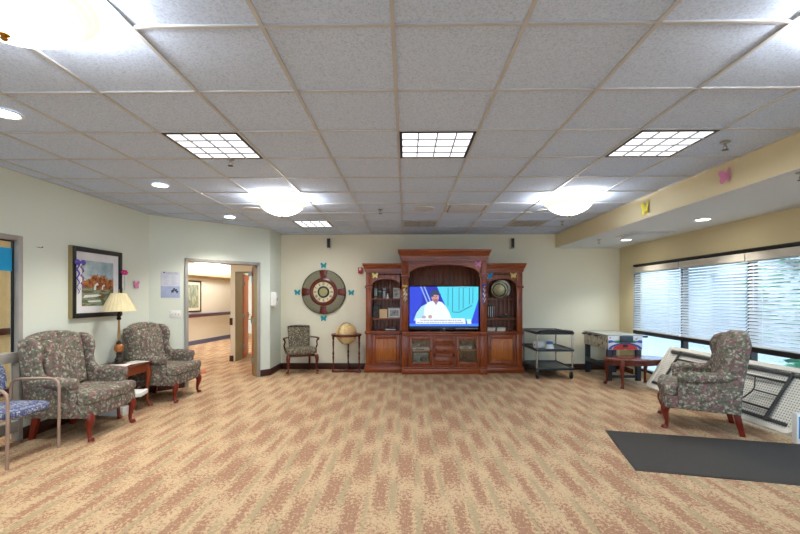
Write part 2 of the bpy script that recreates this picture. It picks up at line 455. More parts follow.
def tree(name, label, loc, h, r, n, seed):
    R = random.Random(seed)
    t = thing(name, label, 'tree', loc, 0)
    b = MB(); b.tube([(0, 0, 0), (.03, .02, h*.3), (-.02, .03, h*.62), (0, 0, h*.95)], [.07, .06, .045, .015], 8)
    for k in range(7):
        a = k*2.4; z = h*(.3+.08*k)
        b.tube([(0, 0, z), (r*.45*math.cos(a), r*.45*math.sin(a), z+.18), (r*.8*math.cos(a), r*.8*math.sin(a), z+.42)], [.03, .02, .006], 6)
    b.build('trunk', plain('bark_'+name, '#6b5a48', .9), t)
    bm = bmesh.new()
    for k in range(n):
        a = R.random()*2*PI; u = R.random()**.5; z = h*(.22+.8*R.random())
        rr = r*u*(1.0-.6*abs((z/h-.55)/.55)**2)
        p = Vector((rr*math.cos(a), rr*math.sin(a), z)); s = .05+.05*R.random()
        Q = Matrix.Rotation(R.random()*6.3, 4, 'Z') @ Matrix.Rotation(R.random()*2-.6, 4, 'X')
        vs = [bm.verts.new(p + Q @ Vector(c)*s) for c in ((-1, 0, 0), (-.3, .5, .1), (1, .15, 0), (.3, -.5, .1))]
        bm.faces.new(vs)
    m = MB(); m.bm = bm
    f = m.build('foliage', plain('leaf_'+name, '#4f9a74', .7, 0, .3, 5), t, ang=0); f['kind'] = 'stuff'
tree('leafy_tree', 'green leafy tree outside the nearest visible window', (7.1, 7.35, -.05), 3.1, 1.05, 1500, 3)
tree('garden_shrub', 'low green shrub outside, under the window rail behind the folding table', (5.9, 5.75, -.05), 1.1, .55, 500, 5)

# ------------------------------------------------------------------ hall behind the angled door and the glazed opening
HX = [(-6.75, 9.6), (-6.1, 15.6)]
aw = math.atan2(HX[1][1]-HX[0][1], HX[1][0]-HX[0][0]); lw = math.hypot(HX[1][0]-HX[0][0], HX[1][1]-HX[0][1])
TH = TR((-6.75, 9.6, 0), aw)
struct(MB().box((-.2, 0, 0), (lw, .12, 2.5), M=TH).build('wall_hall', M['wall_hall']))
struct(MB().box((-.2, -.02, 0), (lw, 0, .13), M=TH).build('baseboard_hall', M['base_blue']))
q = MB(); q.box((-.2, -.06, 2.03), (lw, 0, 2.10), .01, M=TH); q.box((-.2, -.16, 2.10), (lw, 0, 2.27), .01, M=TH)
struct(q.build('trim_5', plain('tan_cornice', '#c9ad83', .7)), 'tan cornice along the hall wall')
hr = thing('handrail', 'dark red hall handrail seen through the doorway', 'handrail', (-6.75, 9.6, .86), aw)
MB().box((-.1, -.075, -.02), (lw-.1, -.035, .06), .012).build('rail', plain('rail_burgundy', '#6d3b40', .4), hr)
MB().box((-.1, -.085, .06), (lw-.1, -.03, .085), .008).build('rail_cap', M['base_blue'], hr)
for k in range(5): MB().box((.4+1.3*k, -.04, -.01), (.46+1.3*k, 0, .05)).build('bracket', M['charcoal'], hr)
struct(MB().box((-6.0, YR, 0), (-5.88, 9.75, 2.5)).build('wall_hall_left', plain('hall_tan', '#e6d2a2', .85)))
struct(MB().box((-7.0, 9.6, 0), (-5.88, 9.72, 2.5)).build('wall_hall_return', M['wall_hall']))
struct(MB().box((-9, 16.4, 0), (-2.4, 16.5, 2.5)).build('wall_hall_end', M['wall_hall']))
struct(MB().box((-2.75, 8.45, 0), (-2.63, 16.5, 2.5)).build('wall_hall_right', M['wall_hall']))
struct(MB().box((-6.0, YR-.1, 0), (XL-.1, YR, 2.5)).build('wall_hall_near', M['wall_hall']))
struct(MB().box((-5.88, YR, .02), (-5.86, 9.6, .13)).build('baseboard_hall_left', M['base_wood']))
q = thing('handrail', 'dark wooden handrail seen through the glass by the metal chair', 'handrail', (-5.88, 0, .95))
MB().box((.0, -2, -.05), (.05, 9.4, .05), .012).build('rail', M['base_wood'], q)
struct(MB().prism([(-9, YR-.1), (XL-.12, YR-.1), (XL-.12, A0[1]+.1), (A1[0]-.14, A1[1]+.1), (A1[0]-.11, 16.6), (-9, 16.6)], 'z', 2.5, 2.56).build('ceiling_hall', M['white_ceiling']))

# doorway frame in the angled wall
q = MB()
for a, c in ((d0, d0+.055), (d1-.055, d1)):
    q.box((a, -.022, 0), (c, .0, 2.085), .004, M=TA)
q.box((d0, -.022, 2.03), (d1, 0, 2.085), .004, M=TA)
struct(q.build('door_1', M['frame_grey']), 'grey metal frame of the open doorway')
q = MB(); q.box((d0+.03, 0, 0), (d0+.052, .16, 2.03), .003, M=TA); q.box((d1-.052, 0, 0), (d1-.03, .16, 2.03), .003, M=TA); q.box((d0+.03, 0, 2.03), (d1-.03, .16, 2.052), .003, M=TA)
struct(q.build('trim_6', M['frame_olive']), 'tan inner jambs of the doorway')
def hinges(p, zs):
    for z in zs:
        MB().box((-.012, -.006, z), (.036, .002, z+.11), .002).tube([(-.01, -.008, z), (-.01, -.008, z+.11)], .008, 8).build('hinge', M['steel'], p)
dl = thing('door', 'red-brown wooden door folded back into the hall, seen edge on with steel hinges', 'door', (-2.845, 7.62, 0), math.atan2(.93, -.362) - PI/2)
MB().box((0, 0, .01), (.045, .93, 2.02), .003).build('leaf', M['door_red'], dl)
hinges(dl, (.22, .95, 1.72))
MB().box((-.02, .82, .93), (0, .88, 1.07), .004).tube([(-.02, .85, 1.0), (-.06, .85, 1.0), (-.065, .75, 1.0)], .01, 8).build('lever_handle', M['gold'], dl)
MB().box((-.07, .10, 1.86), (0, .38, 1.93), .006).build('door_closer', M['steel'], dl)
# second doorway further down the hall
q = MB(); q.box((-3.97, 9.3, 0), (-3.86, 9.68, 2.5)); q.box((-3.86, 9.3, 2.03), (-2.75, 9.42, 2.5))
struct(q.build('wall_vestibule', M['wall_hall'], ang=0))
q = MB(); q.box((-3.86, 9.29, 0), (-3.845, 9.69, 2.03)); q.box((-3.86, 9.29, 2.0), (-2.75, 9.43, 2.03))
struct(q.build('door_2', M['frame_olive']), 'olive frame of the second doorway in the hall')
struct(MB().box((-3.985, 9.28, 0), (-3.90, 9.32, .13)).box((-3.985, 9.285, .82), (-3.92, 9.31, .98)).build('baseboard_vestibule', M['base_wood']))
dl2 = thing('door', 'orange-brown wooden door standing open in the second hall doorway', 'door', (-3.84, 9.72, 0), math.atan2(.87, -.22) - PI/2)
MB().box((-.045, 0, .01), (0, .92, 2.0), .003).build('leaf', M['door_red'], dl2)
hinges(dl2, (.22, .95, 1.72))
MB().box((0, .82, .93), (.02, .88, 1.07), .004).tube([(.02, .85, 1.0), (.06, .85, 1.0), (.065, .75, 1.0)], .01, 8).build('lever_handle', M['gold'], dl2)
tag(MB().box((-.3, -.2, 0), (.3, .2, .012), .003).build('door_mat', M['rust']), 'small rust-coloured mat on the hall carpet', 'mat')
bpy.data.objects['door_mat'].location = (-4.16, 7.86, 0); bpy.data.objects['door_mat'].rotation_euler = (0, 0, .5)
hp = thing('hall_picture', 'framed grey-green abstract picture on the hall wall', 'picture', (-6.75, 9.6, 1.0), aw)
q = MB(); y0, y1, zt = 1.9, 3.22, .955
for a in ((y0, y1, 0, .04), (y0, y1, zt-.04, zt)): q.box((a[0], -.03, a[2]), (a[1], 0, a[3]), .004)
for a in ((y0, y0+.04), (y1-.04, y1)): q.box((a[0], -.03, 0), (a[1], 0, zt), .004)
q.build('frame', M['bronze'], hp)
MB().box((y0+.03, -.012, .03), (y1-.03, -.004, zt-.03)).build('mount', plain('cream_mount', '#e3d9bd', .8), hp)
t = NT('abstract_print', .7); v = t.coord((7, 1, 1.4)); nz = t.noise(v, 3, 5, .65, .8)
t.base(t.ramp(nz.outputs[0], [(.3, lin('#3d4740')), (.5, lin('#8f9a86')), (.62, lin('#c0b78e')), (.75, lin('#59655c'))]))
MB().box((y0+.13, -.016, .13), (y1-.13, -.01, zt-.13)).build('print', t.m, hp)

# glazed frame in the left wall, behind the metal chair
q = MB(); x0, x1 = XL-.065, XL+.012
q.box((x0, GO1-.05, 0), (x1, GO1, GH), .004); q.box((x0, GO0, 0), (x1, GO0+.05, GH), .004); q.box((x0, GO0+.05, GH-.05), (x1, GO1-.05, GH), .004)
q.box((x0, GO0+.05, .80), (x1, GO1-.05, .90), .004); q.box((x0, GO0+.05, .10), (x1, GO1-.05, .21), .004)
gw = struct(q.build('window_5', M['frame_grey']), 'grey metal glazed frame in the left wall')
q = MB(); q.box((XL-.055, GO1-.065, .9), (XL-.035, GO1-.05, GH-.05)); q.box((XL-.055, GO0+.05, GH-.065), (XL-.035, GO1-.065, GH-.05))
struct(q.build('window_gasket', M['black'], gw))
q = MB(); q.box((XL-.05, GO0+.05, .9), (XL-.044, GO1-.065, GH-.065)); q.box((XL-.05, GO0+.05, .21), (XL-.044, GO1-.05, .8))
struct(q.build('window_glass', M['glass'], gw, ang=0))
tag(MB().box((XL-.0435, 3.2, 1.715), (XL-.041, GO1-.055, 1.945)).build('paper_sheet', M['blue_paper']), 'turquoise paper strip taped across the glass by the metal chair', 'paper')
q = MB(); q.prism([(3.90, 2.0), (3.93, 1.90), (3.95, 1.90), (3.98, 2.0), (3.96, 2.0), (3.94, 1.935), (3.92, 2.0)], 'x', XL-.041, XL-.038)
tag(q.build('paper_cutout', M['orange']), 'orange cut-paper V shape on top of the turquoise strip', 'decoration')
q = thing('wall_hook', 'tiny dark hook on the wall beside the glazed frame', 'hook', (XL, 4.36, 1.985))
MB().box((0, -.035, -.003), (.004, .012, .003)).build('plate', M['chrome'], q)
MB().tube([(.004, .02, 0), (.02, .02, 0), (.024, .02, .012)], .004, 6).build('peg', M['bronze'], q)
# ------------------------------------------------------------------ ceiling fittings
E_PANEL = emit('diffuser_lit', '#f4f8ff', .36)
E_BOWL = emit('alabaster_glass_lit', '#fff8ec', 1.4)
E_RIM = emit('alabaster_rim_lit', '#fff8ea', .16)
E_HALL = emit('hall_diffuser_lit', '#f6f6f4', 4.2)
E_CAN = emit('downlight_lit', '#fff8ea', 5.0)
M['speaker_grey'] = plain('speaker_grey', '#c3cad6', .6)
M['steel_paint'] = plain('grey_enamel', '#9a9ca0', .5)
M['diffuser_off'] = plain('diffuser_unlit', '#a9a79f', .5)
def cell(k, r): return (GX + T*k + T/2, GY + T*r + T/2)
def troffer(k, r, label, lit=True):
    x, y = cell(k, r); h = T/2-.013
    t = thing('ceiling_light', label, 'ceiling light', (x, y, CZ), 0, 'square grid light panels in the ceiling')
    b = MB()
    for s in (-1, 1):
        b.box((min(s*h, s*(h-.02)), -h, -.006), (max(s*h, s*(h-.02)), h, .006)); b.box((-h, min(s*h, s*(h-.02)), -.006), (h, max(s*h, s*(h-.02)), .006))
    b.build('frame', M['black'] if lit else M['grid_bar'], t)
    MB().box((-h+.02, -h+.02, -.002), (h-.02, h-.02, .004)).build('diffuser', E_PANEL if lit else M['diffuser_off'], t)
    b = MB(); w = .005 if lit else .011
    for q in (-1, 0, 1):
        b.box((q*h/2-w, -h+.02, -.012), (q*h/2+w, h-.02, -.002)); b.box((-h+.02, q*h/2-w, -.011), (h-.02, q*h/2+w, -.002))
    b.build('louvre', M['steel_paint'], t)
    if lit: _panel_lamp(t)
def _panel_lamp(t):
    L = bpy.data.lights.new('panel_lamp', 'SPOT'); L.energy = 18; L.color = (.93, .97, 1); L.spot_size = math.radians(172); L.spot_blend = .9; L.shadow_soft_size = .07
    o = bpy.data.objects.new('panel_lamp', L); col.objects.link(o); o.parent = t; o.location = (0, 0, -.02)
troffer(0, 2, 'lit square panel light in the centre of the ceiling')
troffer(-3, 2, 'lit square panel light in the ceiling, nearest on the side of the framed landscape')
troffer(3, 2, 'lit square panel light in the ceiling beside the golden beam')
troffer(-3, 8, 'lit square panel light close to the back wall above the round clock')
troffer(0, 8, 'unlit square panel light close to the back wall above the television cabinet', False)
troffer(3, 8, 'unlit square panel light close to the back wall near the beam', False)
for k in (-3, 0, 3):
    for r in (-3, -7): troffer(k, r, 'lit square panel light in the ceiling over the near part of the room')

def dome(k, r, label):
    x, y = cell(k, r)
    t = thing('dome_light', label, 'ceiling light', (x, y, CZ), 0, 'frosted glass dome lights')
    MB().lathe([(0, -.0), (.13, -.0), (.13, -.02), (.10, -.035), (0, -.035)], seg=32).build('canopy', M['white_metal'], t)
    MB().tube([(0, 0, -.03), (0, 0, -.24)], .008, 8).build('stem', M['gold'], t)
    MB().lathe([(.300, -.055), (.312, -.060), (.308, -.072), (.288, -.080), (.284, -.092), (.266, -.100), (.262, -.112), (.245, -.122), (.235, -.118), (.25, -.105), (.275, -.086), (.295, -.066), (.300, -.055)], seg=48).build('glass_rim', E_RIM, t, ang=20)
    MB().lathe([(.252, -.118), (.22, -.15), (.17, -.18), (.11, -.205), (.05, -.22), (.012, -.225),
                (.012, -.220), (.05, -.214), (.11, -.198), (.17, -.173), (.22, -.143), (.245, -.116), (.252, -.118)], seg=48).build('glass_bowl', E_BOWL, t, ang=60)
    MB().lathe([(0, -.25), (.008, -.248), (.014, -.24), (.008, -.232), (.02, -.226), (.02, -.222), (0, -.222)], seg=12).build('finial', M['gold'], t)
    for a in (0, 2*PI/3, 4*PI/3):
        L = bpy.data.lights.new('dome_bulb', 'POINT'); L.energy = 3.5; L.color = (1, .97, .92); L.shadow_soft_size = .03
        o = bpy.data.objects.new('dome_bulb', L); col.objects.link(o); o.parent = t; o.location = (.16*math.cos(a), .16*math.sin(a), -.085)
dome(-3, 5, 'lit frosted dome light near the back wall on the side of the doorway')
dome(3, 5, 'lit frosted dome light near the back wall next to the beam')
dome(-3, -1, 'lit frosted dome light at the top of the view, cut off by its corner')
dome(3, -1, 'lit frosted dome light over the near part of the room by the beam')

def can(x, y, z, label, e=22):
    t = thing('downlight', label, 'downlight', (x, y, z), 0, 'round recessed downlights')
    MB().lathe([(.075, .002), (.095, .002), (.097, -.004), (.085, -.008), (.075, -.003)], seg=28).build('trim_ring', M['white_metal'], t)
    MB().lathe([(0, -.002), (.076, -.002), (.076, .003), (0, .003)], seg=28).build('lamp_face', E_CAN, t)
    L = bpy.data.lights.new('downlight_lamp', 'SPOT'); L.energy = e; L.color = (1, .95, .84); L.spot_size = math.radians(115); L.spot_blend = .6; L.shadow_soft_size = .06
    o = bpy.data.objects.new('downlight_lamp', L); col.objects.link(o); o.parent = t; o.location = (0, 0, -.02)
can(-2.75, 2.80, CZ, 'round downlight over the metal chair side, nearest of the row by the plain wall')
can(-2.77, 4.62, CZ, 'round downlight in the ceiling in front of the framed landscape')
can(-2.77, 6.47, CZ, 'round downlight in the ceiling in front of the doorway')
can(3.76, 5.28, SZ-.004, 'round downlight in the soffit over the wing chair by the windows', 14)
can(3.78, 7.14, SZ-.004, 'round downlight in the soffit at the far corner above the windows', 14)

def sprinkler(x, y, z, label):
    t = thing('fire_sprinkler', label, 'sprinkler', (x, y, z), 0, 'fire sprinklers in the ceiling')
    MB().lathe([(0, 0), (.038, 0), (.034, -.008), (.012, -.012), (0, -.012)], seg=18).build('escutcheon', M['steel'], t)
    b = MB(); b.tube([(0, 0, -.01), (0, 0, -.03)], .010, 8)
    for s in (-1, 1): b.tube([(s*.008, 0, -.028), (s*.018, 0, -.042), (s*.004, 0, -.060)], .004, 6)
    b.build('yoke', M['steel'], t)
    MB().lathe([(0, -.060), (.024, -.060), (.024, -.064), (0, -.064)], seg=12).build('deflector', M['charcoal'], t)
sprinkler(-1.6, 3.75, CZ, 'steel fire sprinkler behind the lit panel over the landscape side')
sprinkler(2.60, 3.40, CZ, 'steel fire sprinkler between the lit panel and the beam')
sprinkler(-.366, 5.95, CZ, 'small fire sprinkler between the doorway-side dome and the round speaker')
sprinkler(2.60, 6.9, CZ, 'tiny fire sprinkler near the far end of the beam')
sprinkler(3.11, 3.29, SZ-.004, 'fire sprinkler under the soffit at the edge of view')
sprinkler(3.3, 7.1, SZ-.004, 'tiny fire sprinkler under the far end of the soffit')
def disc(x, y, label, r=.15):
    t = thing('ceiling_speaker', label, 'speaker', (x, y, CZ), 0, 'round flush ceiling speakers')
    MB().lathe([(r-.012, .002), (r, .002), (r, -.008), (r-.012, -.010)], seg=32).build('rim', M['white_metal'], t)
    MB().lathe([(0, -.006), (r-.011, -.006), (r-.011, .002), (0, .002)], seg=32).build('grille', M['speaker_grey'], t)
disc(.25, 5.88, 'round ceiling speaker in front of the television cabinet', .16)
disc(-2.19, 5.88, 'round ceiling speaker beside the doorway-side dome light', .14)
disc(2.0, 6.05, 'round ceiling speaker behind the dome light next to the beam', .10)
def vent(x, y, z, label):
    t = thing('air_vent', label, 'vent', (x, y, z), 0, 'square air diffusers')
    h = .292
    MB().prism([(-h, -h), (h, -h), (h, h), (-h, h)], 'z', -.002, .004).build('backing', M['steel_paint'], t)
    b = MB(); e = .03
    b.box((-h, -h, -.012), (-h+e, h, -.002), .002); b.box((h-e, -h, -.012), (h, h, -.002), .002); b.box((-h+e, -h, -.012), (h-e, -h+e, -.002), .002); b.box((-h+e, h-e, -.012), (h-e, h, -.002), .002)
    b.build('frame', M['white_metal'], t)
    MB().box((-h+.055, -h+.045, -.020), (h-.055, h-.045, -.012), .004).build('face_plate', M['speaker_grey'], t)
    MB().box((-.02, -.02, -.013), (.02, .02, -.001)).build('stem', M['charcoal'], t)
vx, vy = cell(1, 6)
vent(vx, vy, CZ, 'square air diffuser in the ceiling in front of the television cabinet')
vent(3.72, 6.5, SZ-.004, 'square air diffuser under the soffit between two downlights')

# hall lamps; the long one by the far wall is added to whiten the ceiling
for (x, y, w, l) in ((-4.9, 10.4, .6, 1.2), (-6.05, 12.9, .5, 3.2), (-4.9, 7.8, .6, 1.2), (-4.9, 3.6, .6, 1.2), (-3.3, 10.9, .6, .6)):
    t = thing('hall_light', 'bright rectangular light panel in the hall ceiling', 'ceiling light', (x, y, 2.5), 0, 'hall light panels')
    MB().box((-w/2, -l/2, -.02), (w/2, l/2, 0)).build('frame', M['white_metal'], t)
    MB().box((-w/2+.02, -l/2+.02, -.026), (w/2-.02, l/2-.02, -.018)).build('diffuser', E_HALL, t)

# ------------------------------------------------------------------ world and camera
w = bpy.data.worlds.new('world'); sc.world = w; w.use_nodes = True
bg = w.node_tree.nodes['Background']; bg.inputs['Color'].default_value = (.66, .84, 1, 1); bg.inputs['Strength'].default_value = 1.15
cam = bpy.data.cameras.new('camera'); co = bpy.data.objects.new('camera', cam); col.objects.link(co); sc.camera = co
cam.sensor_width = 36; cam.lens = 36*413/800; cam.shift_y = 30/800; cam.clip_start = .02
co.location = (0, 0, 1.455); co.rotation_euler = (PI/2, 0, math.radians(.8))
sc.view_settings.view_transform = 'Standard'; sc.view_settings.look = 'None'; sc.view_settings.exposure = 2.28; sc.view_settings.gamma = 1
sc.view_settings.use_curve_mapping = False
sc.cycles.use_denoising = True; sc.cycles.max_bounces = 8; sc.cycles.diffuse_bounces = 5; sc.cycles.transparent_max_bounces = 12
sc.cycles.sample_clamp_indirect = 6; sc.cycles.caustics_reflective = False; sc.cycles.caustics_refractive = False
# ------------------------------------------------------------------ seating
def cabriole(b, top, foot, r=.036, out=(0, 0), seg=12):
    """S-curved leg from top to foot; out = direction the knee bulges"""
    T_, F_ = Vector(top), Vector(foot); O = Vector((out[0], out[1], 0))
    P = []; R = []
    for s, o, k in ((0, .0, 1.15), (.12, .016, 1.2), (.28, .020, 1.0), (.48, .006, .72), (.68, -.006, .52), (.84, -.004, .48), (.92, .006, .55)):
        P.append(T_.lerp(F_, s) + O * o / .02 * .02); R.append(r*k)
    P.append(F_ + Vector((0, 0, .022)) + O*.02); R.append(r*.78)
    P.append(F_ + Vector((0, 0, .004)) + O*.024); R.append(r*.86)
    b.tube(P, R, seg)
    return b
def wing_chair(name, label, loc, rz, group):
    F = M['floral']
    t = thing(name, label, 'armchair', loc, rz, group)
    # seat rail with serpentine front
    b = MB(); n = 12
    pts = [(-.33, .28), (.33, .28)] + [(.375 - .75*k/n, -.335 - .035*math.sin(PI*k/n)) for k in range(n+1)]
    b.prism(pts, 'z', .24, .375, .018, 3)
    b.build('seat_rail', F, t)
    b = MB(); pts = [(-.29, .22), (.29, .22), (.30, -.16), (.345, -.235), (.372, -.25)] + [(.372 - .744*k/n, -.345 - .04*math.sin(PI*k/n)) for k in range(n+1)] + [(-.372, -.25), (-.345, -.235), (-.30, -.16)]
    b.prism(pts, 'z', .365, .49, .04, 4)
    b.build('seat_cushion', F, t)
    # inner and outer back
    b = MB()
    out = [(-.29, .30), (.29, .30), (.32, .62), (.335, .98)] + [(.335*math.cos(PI*k/14), 1.005 + .085*math.sin(PI*k/14)) for k in range(15)] + [(-.335, .98), (-.32, .62)]
    sh = lambda c: (c.x, c.y + .13*(c.z-.3)/.8 + (.022*math.cos(min(1, abs(c.x)/.34)*PI/2)*(-1 if c.y < .2 else 1)), c.z)
    b.prism(out, 'y', .145, .245, .035, 4, shear=sh)
    bm2 = [(-.25, .50), (.25, .50), (.265, .95)] + [(.265*math.cos(PI*k/10), .97 + .06*math.sin(PI*k/10)) for k in range(11)] + [(-.265, .95)]
    b.prism(bm2, 'y', .09, .17, .045, 4, shear=sh)
    b.build('backrest', F, t)
    for s in (-1, 1):
        b = MB()
        wing = [(-.19, .24), (.285, .24), (.30, .50), (.365, .96), (.355, 1.02), (.29, 1.045), (.225, 1.035), (.165, 1.0), (.135, .94), (.13, .87), (.15, .78), (.13, .70), (.07, .625), (-.19, .60)]
        b.prism(wing, 'x', min(s*.305, s*.385), max(s*.305, s*.385), .028, 3)
        b.build('wing', F, t)
        b = MB()
        path = [(s*.365, -.215, .582), (s*.365, -.12, .590), (s*.36, .02, .598), (s*.355, .16, .612), (s*.35, .25, .635)]
        b.tube(path, [.060, .062, .060, .054, .045], 16)
        b.ell((s*.365, -.215, .582), (.060, .022, .060), 16, 8)
        b.box((min(s*.305, s*.395), -.225, .30), (max(s*.305, s*.395), -.17, .57), .02, 3)
        b.build('arm', F, t)
    for s in (-1, 1):
        b = MB(); cabriole(b, (s*.315, -.318, .265), (s*.31, -.325, 0), .036, (s*.4, -.9)); b.build('leg', M['leg_red'], t)
        b = MB(); b.prism([(.225, .26), (.29, .26), (.335, .0), (.29, .0), (.255, .14)], 'x', s*.26-.024, s*.26+.024, .006, 2); b.build('leg', M['leg_red'], t)
    return t
gw_ = 'floral wing chairs'
w1 = wing_chair('wing_chair', 'floral wing chair nearest the glazed frame, behind the blue metal chair', (-3.51, 4.43, 0), PI/2, gw_)
dup(w1, (-3.50, 5.95, 0), PI/2, 'floral wing chair on the doorway side of the lamp table, under the light switch')
w3 = dup(w1, (3.345, 4.745, 0), math.atan2(-.88, -.474), 'floral wing chair seen from its side in front of the leaning folding table')
w3.scale = (1.03, 1.06, 1.0)

# taupe metal chair with blue seat
t = thing('metal_armchair', 'taupe metal frame armchair with blue dotted seat, cut off by the view edge', 'chair', (-3.60, 3.686, 0), PI/2)
b = MB(); b.grid_cushion((0, -.01, .435), .235, .245, .048, 12, 4); b.build('seat', M['blue_dot'], t)
b = MB(); b.ell((0, 0, 0), (.225, .028, .20), 28, 14, .85, M=Matrix.Translation((0, .235, .70)) @ Matrix.Rotation(math.radians(-10), 4, 'X')); b.build('backrest', M['blue_dot'], t)
for s in (-1, 1):
    b = MB(); x = s*.258
    fr = [(x, -.245, 0), (x, -.25, .3), (x, -.25, .585), (x, -.238, .635), (x, -.205, .66), (x, -.15, .668), (x, .0, .668), (x, .14, .662), (x, .19, .65), (x, .212, .62), (x, .222, .56), (x, .235, .3), (x, .262, 0)]
    b.tube(fr, .0135, 12); b.build('side_frame', M['tan_metal'], t)
b = MB(); b.tube([(-.258, -.16, .40), (.258, -.16, .40)], .011, 8); b.tube([(-.258, .16, .40), (.258, .16, .40)], .011, 8); b.tube([(-.258, .222, .58), (0, .245, .60), (.258, .222, .58)], .011, 8)
b.build('cross_bar', M['tan_metal'], t)

# small open-arm chair by the back wall
t = thing('open_arm_chair', 'small upholstered open-arm chair with speckled seat and wooden arms in the corner below the clock', 'armchair', (-2.03, 7.95, 0), math.radians(23))
b = MB(); b.grid_cushion((0, -.025, .425), .29, .235, .075, 14, 5); b.build('seat', M['speckle'], t)
b = MB(); sh = lambda c: (c.x, c.y + .10*(c.z-.45)/.45, c.z)
b.prism([(-.20, .45), (.20, .45), (.215, .88)] + [(.215 - .43*k/10, .885 + .018*math.sin(PI*k/10)) for k in range(11)] + [(-.215, .88)], 'y', .135, .205, .028, 3, shear=sh)
b.build('backrest', M['speckle'], t)
for s in (-1, 1):
    b = MB()
    b.tube([(s*.205, .18, .66), (s*.25, .10, .668), (s*.31, .0, .668), (s*.325, -.09, .66), (s*.315, -.135, .64)], [.014, .018, .021, .024, .018], 10, flat=.7)
    b.tube([(s*.322, -.10, .655), (s*.298, -.06, .60), (s*.315, -.02, .53), (s*.292, .0, .45), (s*.27, .0, .38)], [.018, .015, .014, .016, .018], 10)
    b.build('arm', M['mahogany'], t)
    b = MB(); cabriole(b, (s*.255, -.235, .36), (s*.265, -.245, .035), .032, (s*.5, -.8)); b.build('leg', M['mahogany'], t)
    b = MB(); b.ell((s*.265, -.25, .022), (.022, .022, .022), 12, 8); b.build('caster', M['gold'], t)
    b = MB(); b.tube([(s*.20, .17, .37), (s*.20, .18, .2), (s*.20, .22, 0)], [.022, .02, .017], 8); b.build('leg', M['mahogany'], t)
b = MB(); b.box((-.24, -.22, .33), (.24, .19, .36), .006); b.build('seat_rail', M['mahogany'], t)

# ------------------------------------------------------------------ lamp table
t = thing('end_table', 'dark red wooden end table with curved legs between the two wing chairs', 'table', (-3.635, 5.185, 0), PI/2)
MB().box((-.322, -.235, .575), (.322, .235, .60), .008, 3).build('tabletop', M['mahogany_top'], t)
b = MB(); b.box((-.29, -.20, .47), (.29, -.18, .575)); b.box((-.29, .18, .47), (.29, .20, .575)); b.box((-.29, -.2, .47), (-.27, .2, .575)); b.box((.27, -.2, .47), (.29, .2, .575))
b.build('apron', plain('apron_orange_wood', '#8e4420', .35), t)
for sx in (-1, 1):
    for sy in (-1, 1):
        b = MB(); cabriole(b, (sx*.268, sy*.175, .56), (sx*.28, sy*.195, 0), .036, (sx*.6, sy*.9)); b.build('leg', plain('leg_orange_wood%d%d' % (sx+1, sy+1), '#7c3419', .3), t)
MB().box((-.26, -.17, .20), (.26, .17, .218), .004).build('shelf', M['mahogany'], t)
def sheet(name, label, cat, lo, hi, loc, a, m, grp=None):
    o = MB().box(lo, hi, min(.004, (hi[2]-lo[2])*.3)).build(name, m); o.location = loc; o.rotation_euler = (0, 0, a)
    return tag(o, label, cat, grp)
mg = 'papers on the lamp table'
sheet('magazine', 'white open magazine on the lamp table nearest the first wing chair', 'magazine', (-.11, -.15, 0), (.11, .15, .008), (-3.55, 5.03, .60), .3, M['paper'], mg)
sheet('magazine', 'pale magazine on the lamp table beside the second wing chair', 'magazine', (-.105, -.14, 0), (.105, .14, .006), (-3.54, 5.33, .60), -.2, plain('grey_paper', '#cfcdc8', .7), mg)
sheet('paper_stack', 'thick stack of white papers sticking out from the shelf under the lamp table', 'papers', (-.17, -.13, 0), (.17, .13, .05), (-3.47, 5.14, .218), .25, M['paper'])
sheet('storage_box', 'low white box on the carpet under the lamp table', 'box', (-.15, -.11, 0), (.15, .11, .11), (-3.6, 5.10, 0), .0, M['white'])
# table lamp
t = thing('table_lamp', 'table lamp with pleated cream shade and copper ball on a dark bronze base', 'lamp', (-3.66, 5.22, .60))
MB().lathe([(0, 0), (.085, 0), (.085, .012), (.075, .022), (.055, .03), (.045, .05), (.05, .06), (.034, .085), (.028, .12), (.036, .14), (.02, .15), (0, .15)], seg=28).build('base', M['bronze'], t)
MB().lathe([(0, .148), (.03, .152), (.05, .175), (.058, .205), (.05, .235), (.03, .255), (0, .258)], seg=28).build('ball', M['copper'], t)
MB().lathe([(0, .256), (.034, .258), (.03, .275), (.016, .285), (.016, .295), (0, .297)], seg=20).build('collar', M['bronze'], t)
MB().lathe([(0, .294), (.013, .296), (.018, .36), (.013, .47), (.012, .56), (0, .562)], seg=16).build('stem', plain('stem_gilt', '#a07a4e', .35, .3), t)
MB().lathe([(0, .56), (.02, .562), (.028, .585), (.018, .60), (.03, .62), (.022, .65), (.012, .68), (0, .68)], seg=16).build('socket', M['bronze'], t)
MB().lathe([(.195, .675), (.085, .905), (.080, .905), (.190, .675)], seg=96, mod=lambda k: 1.0 + .018*(1 if k % 4 < 2 else -1)).build('lamp_shade', M['shade'], t)
b = MB()
for s in (-1, 1): b.tube([(0, 0, .68), (s*.045, 0, .75), (s*.04, 0, .86), (0, 0, .91)], .003, 6)
b.lathe([(0, .905), (.012, .908), (.006, .925), (.011, .94), (0, .955)], seg=10); b.build('harp', M['gold'], t)

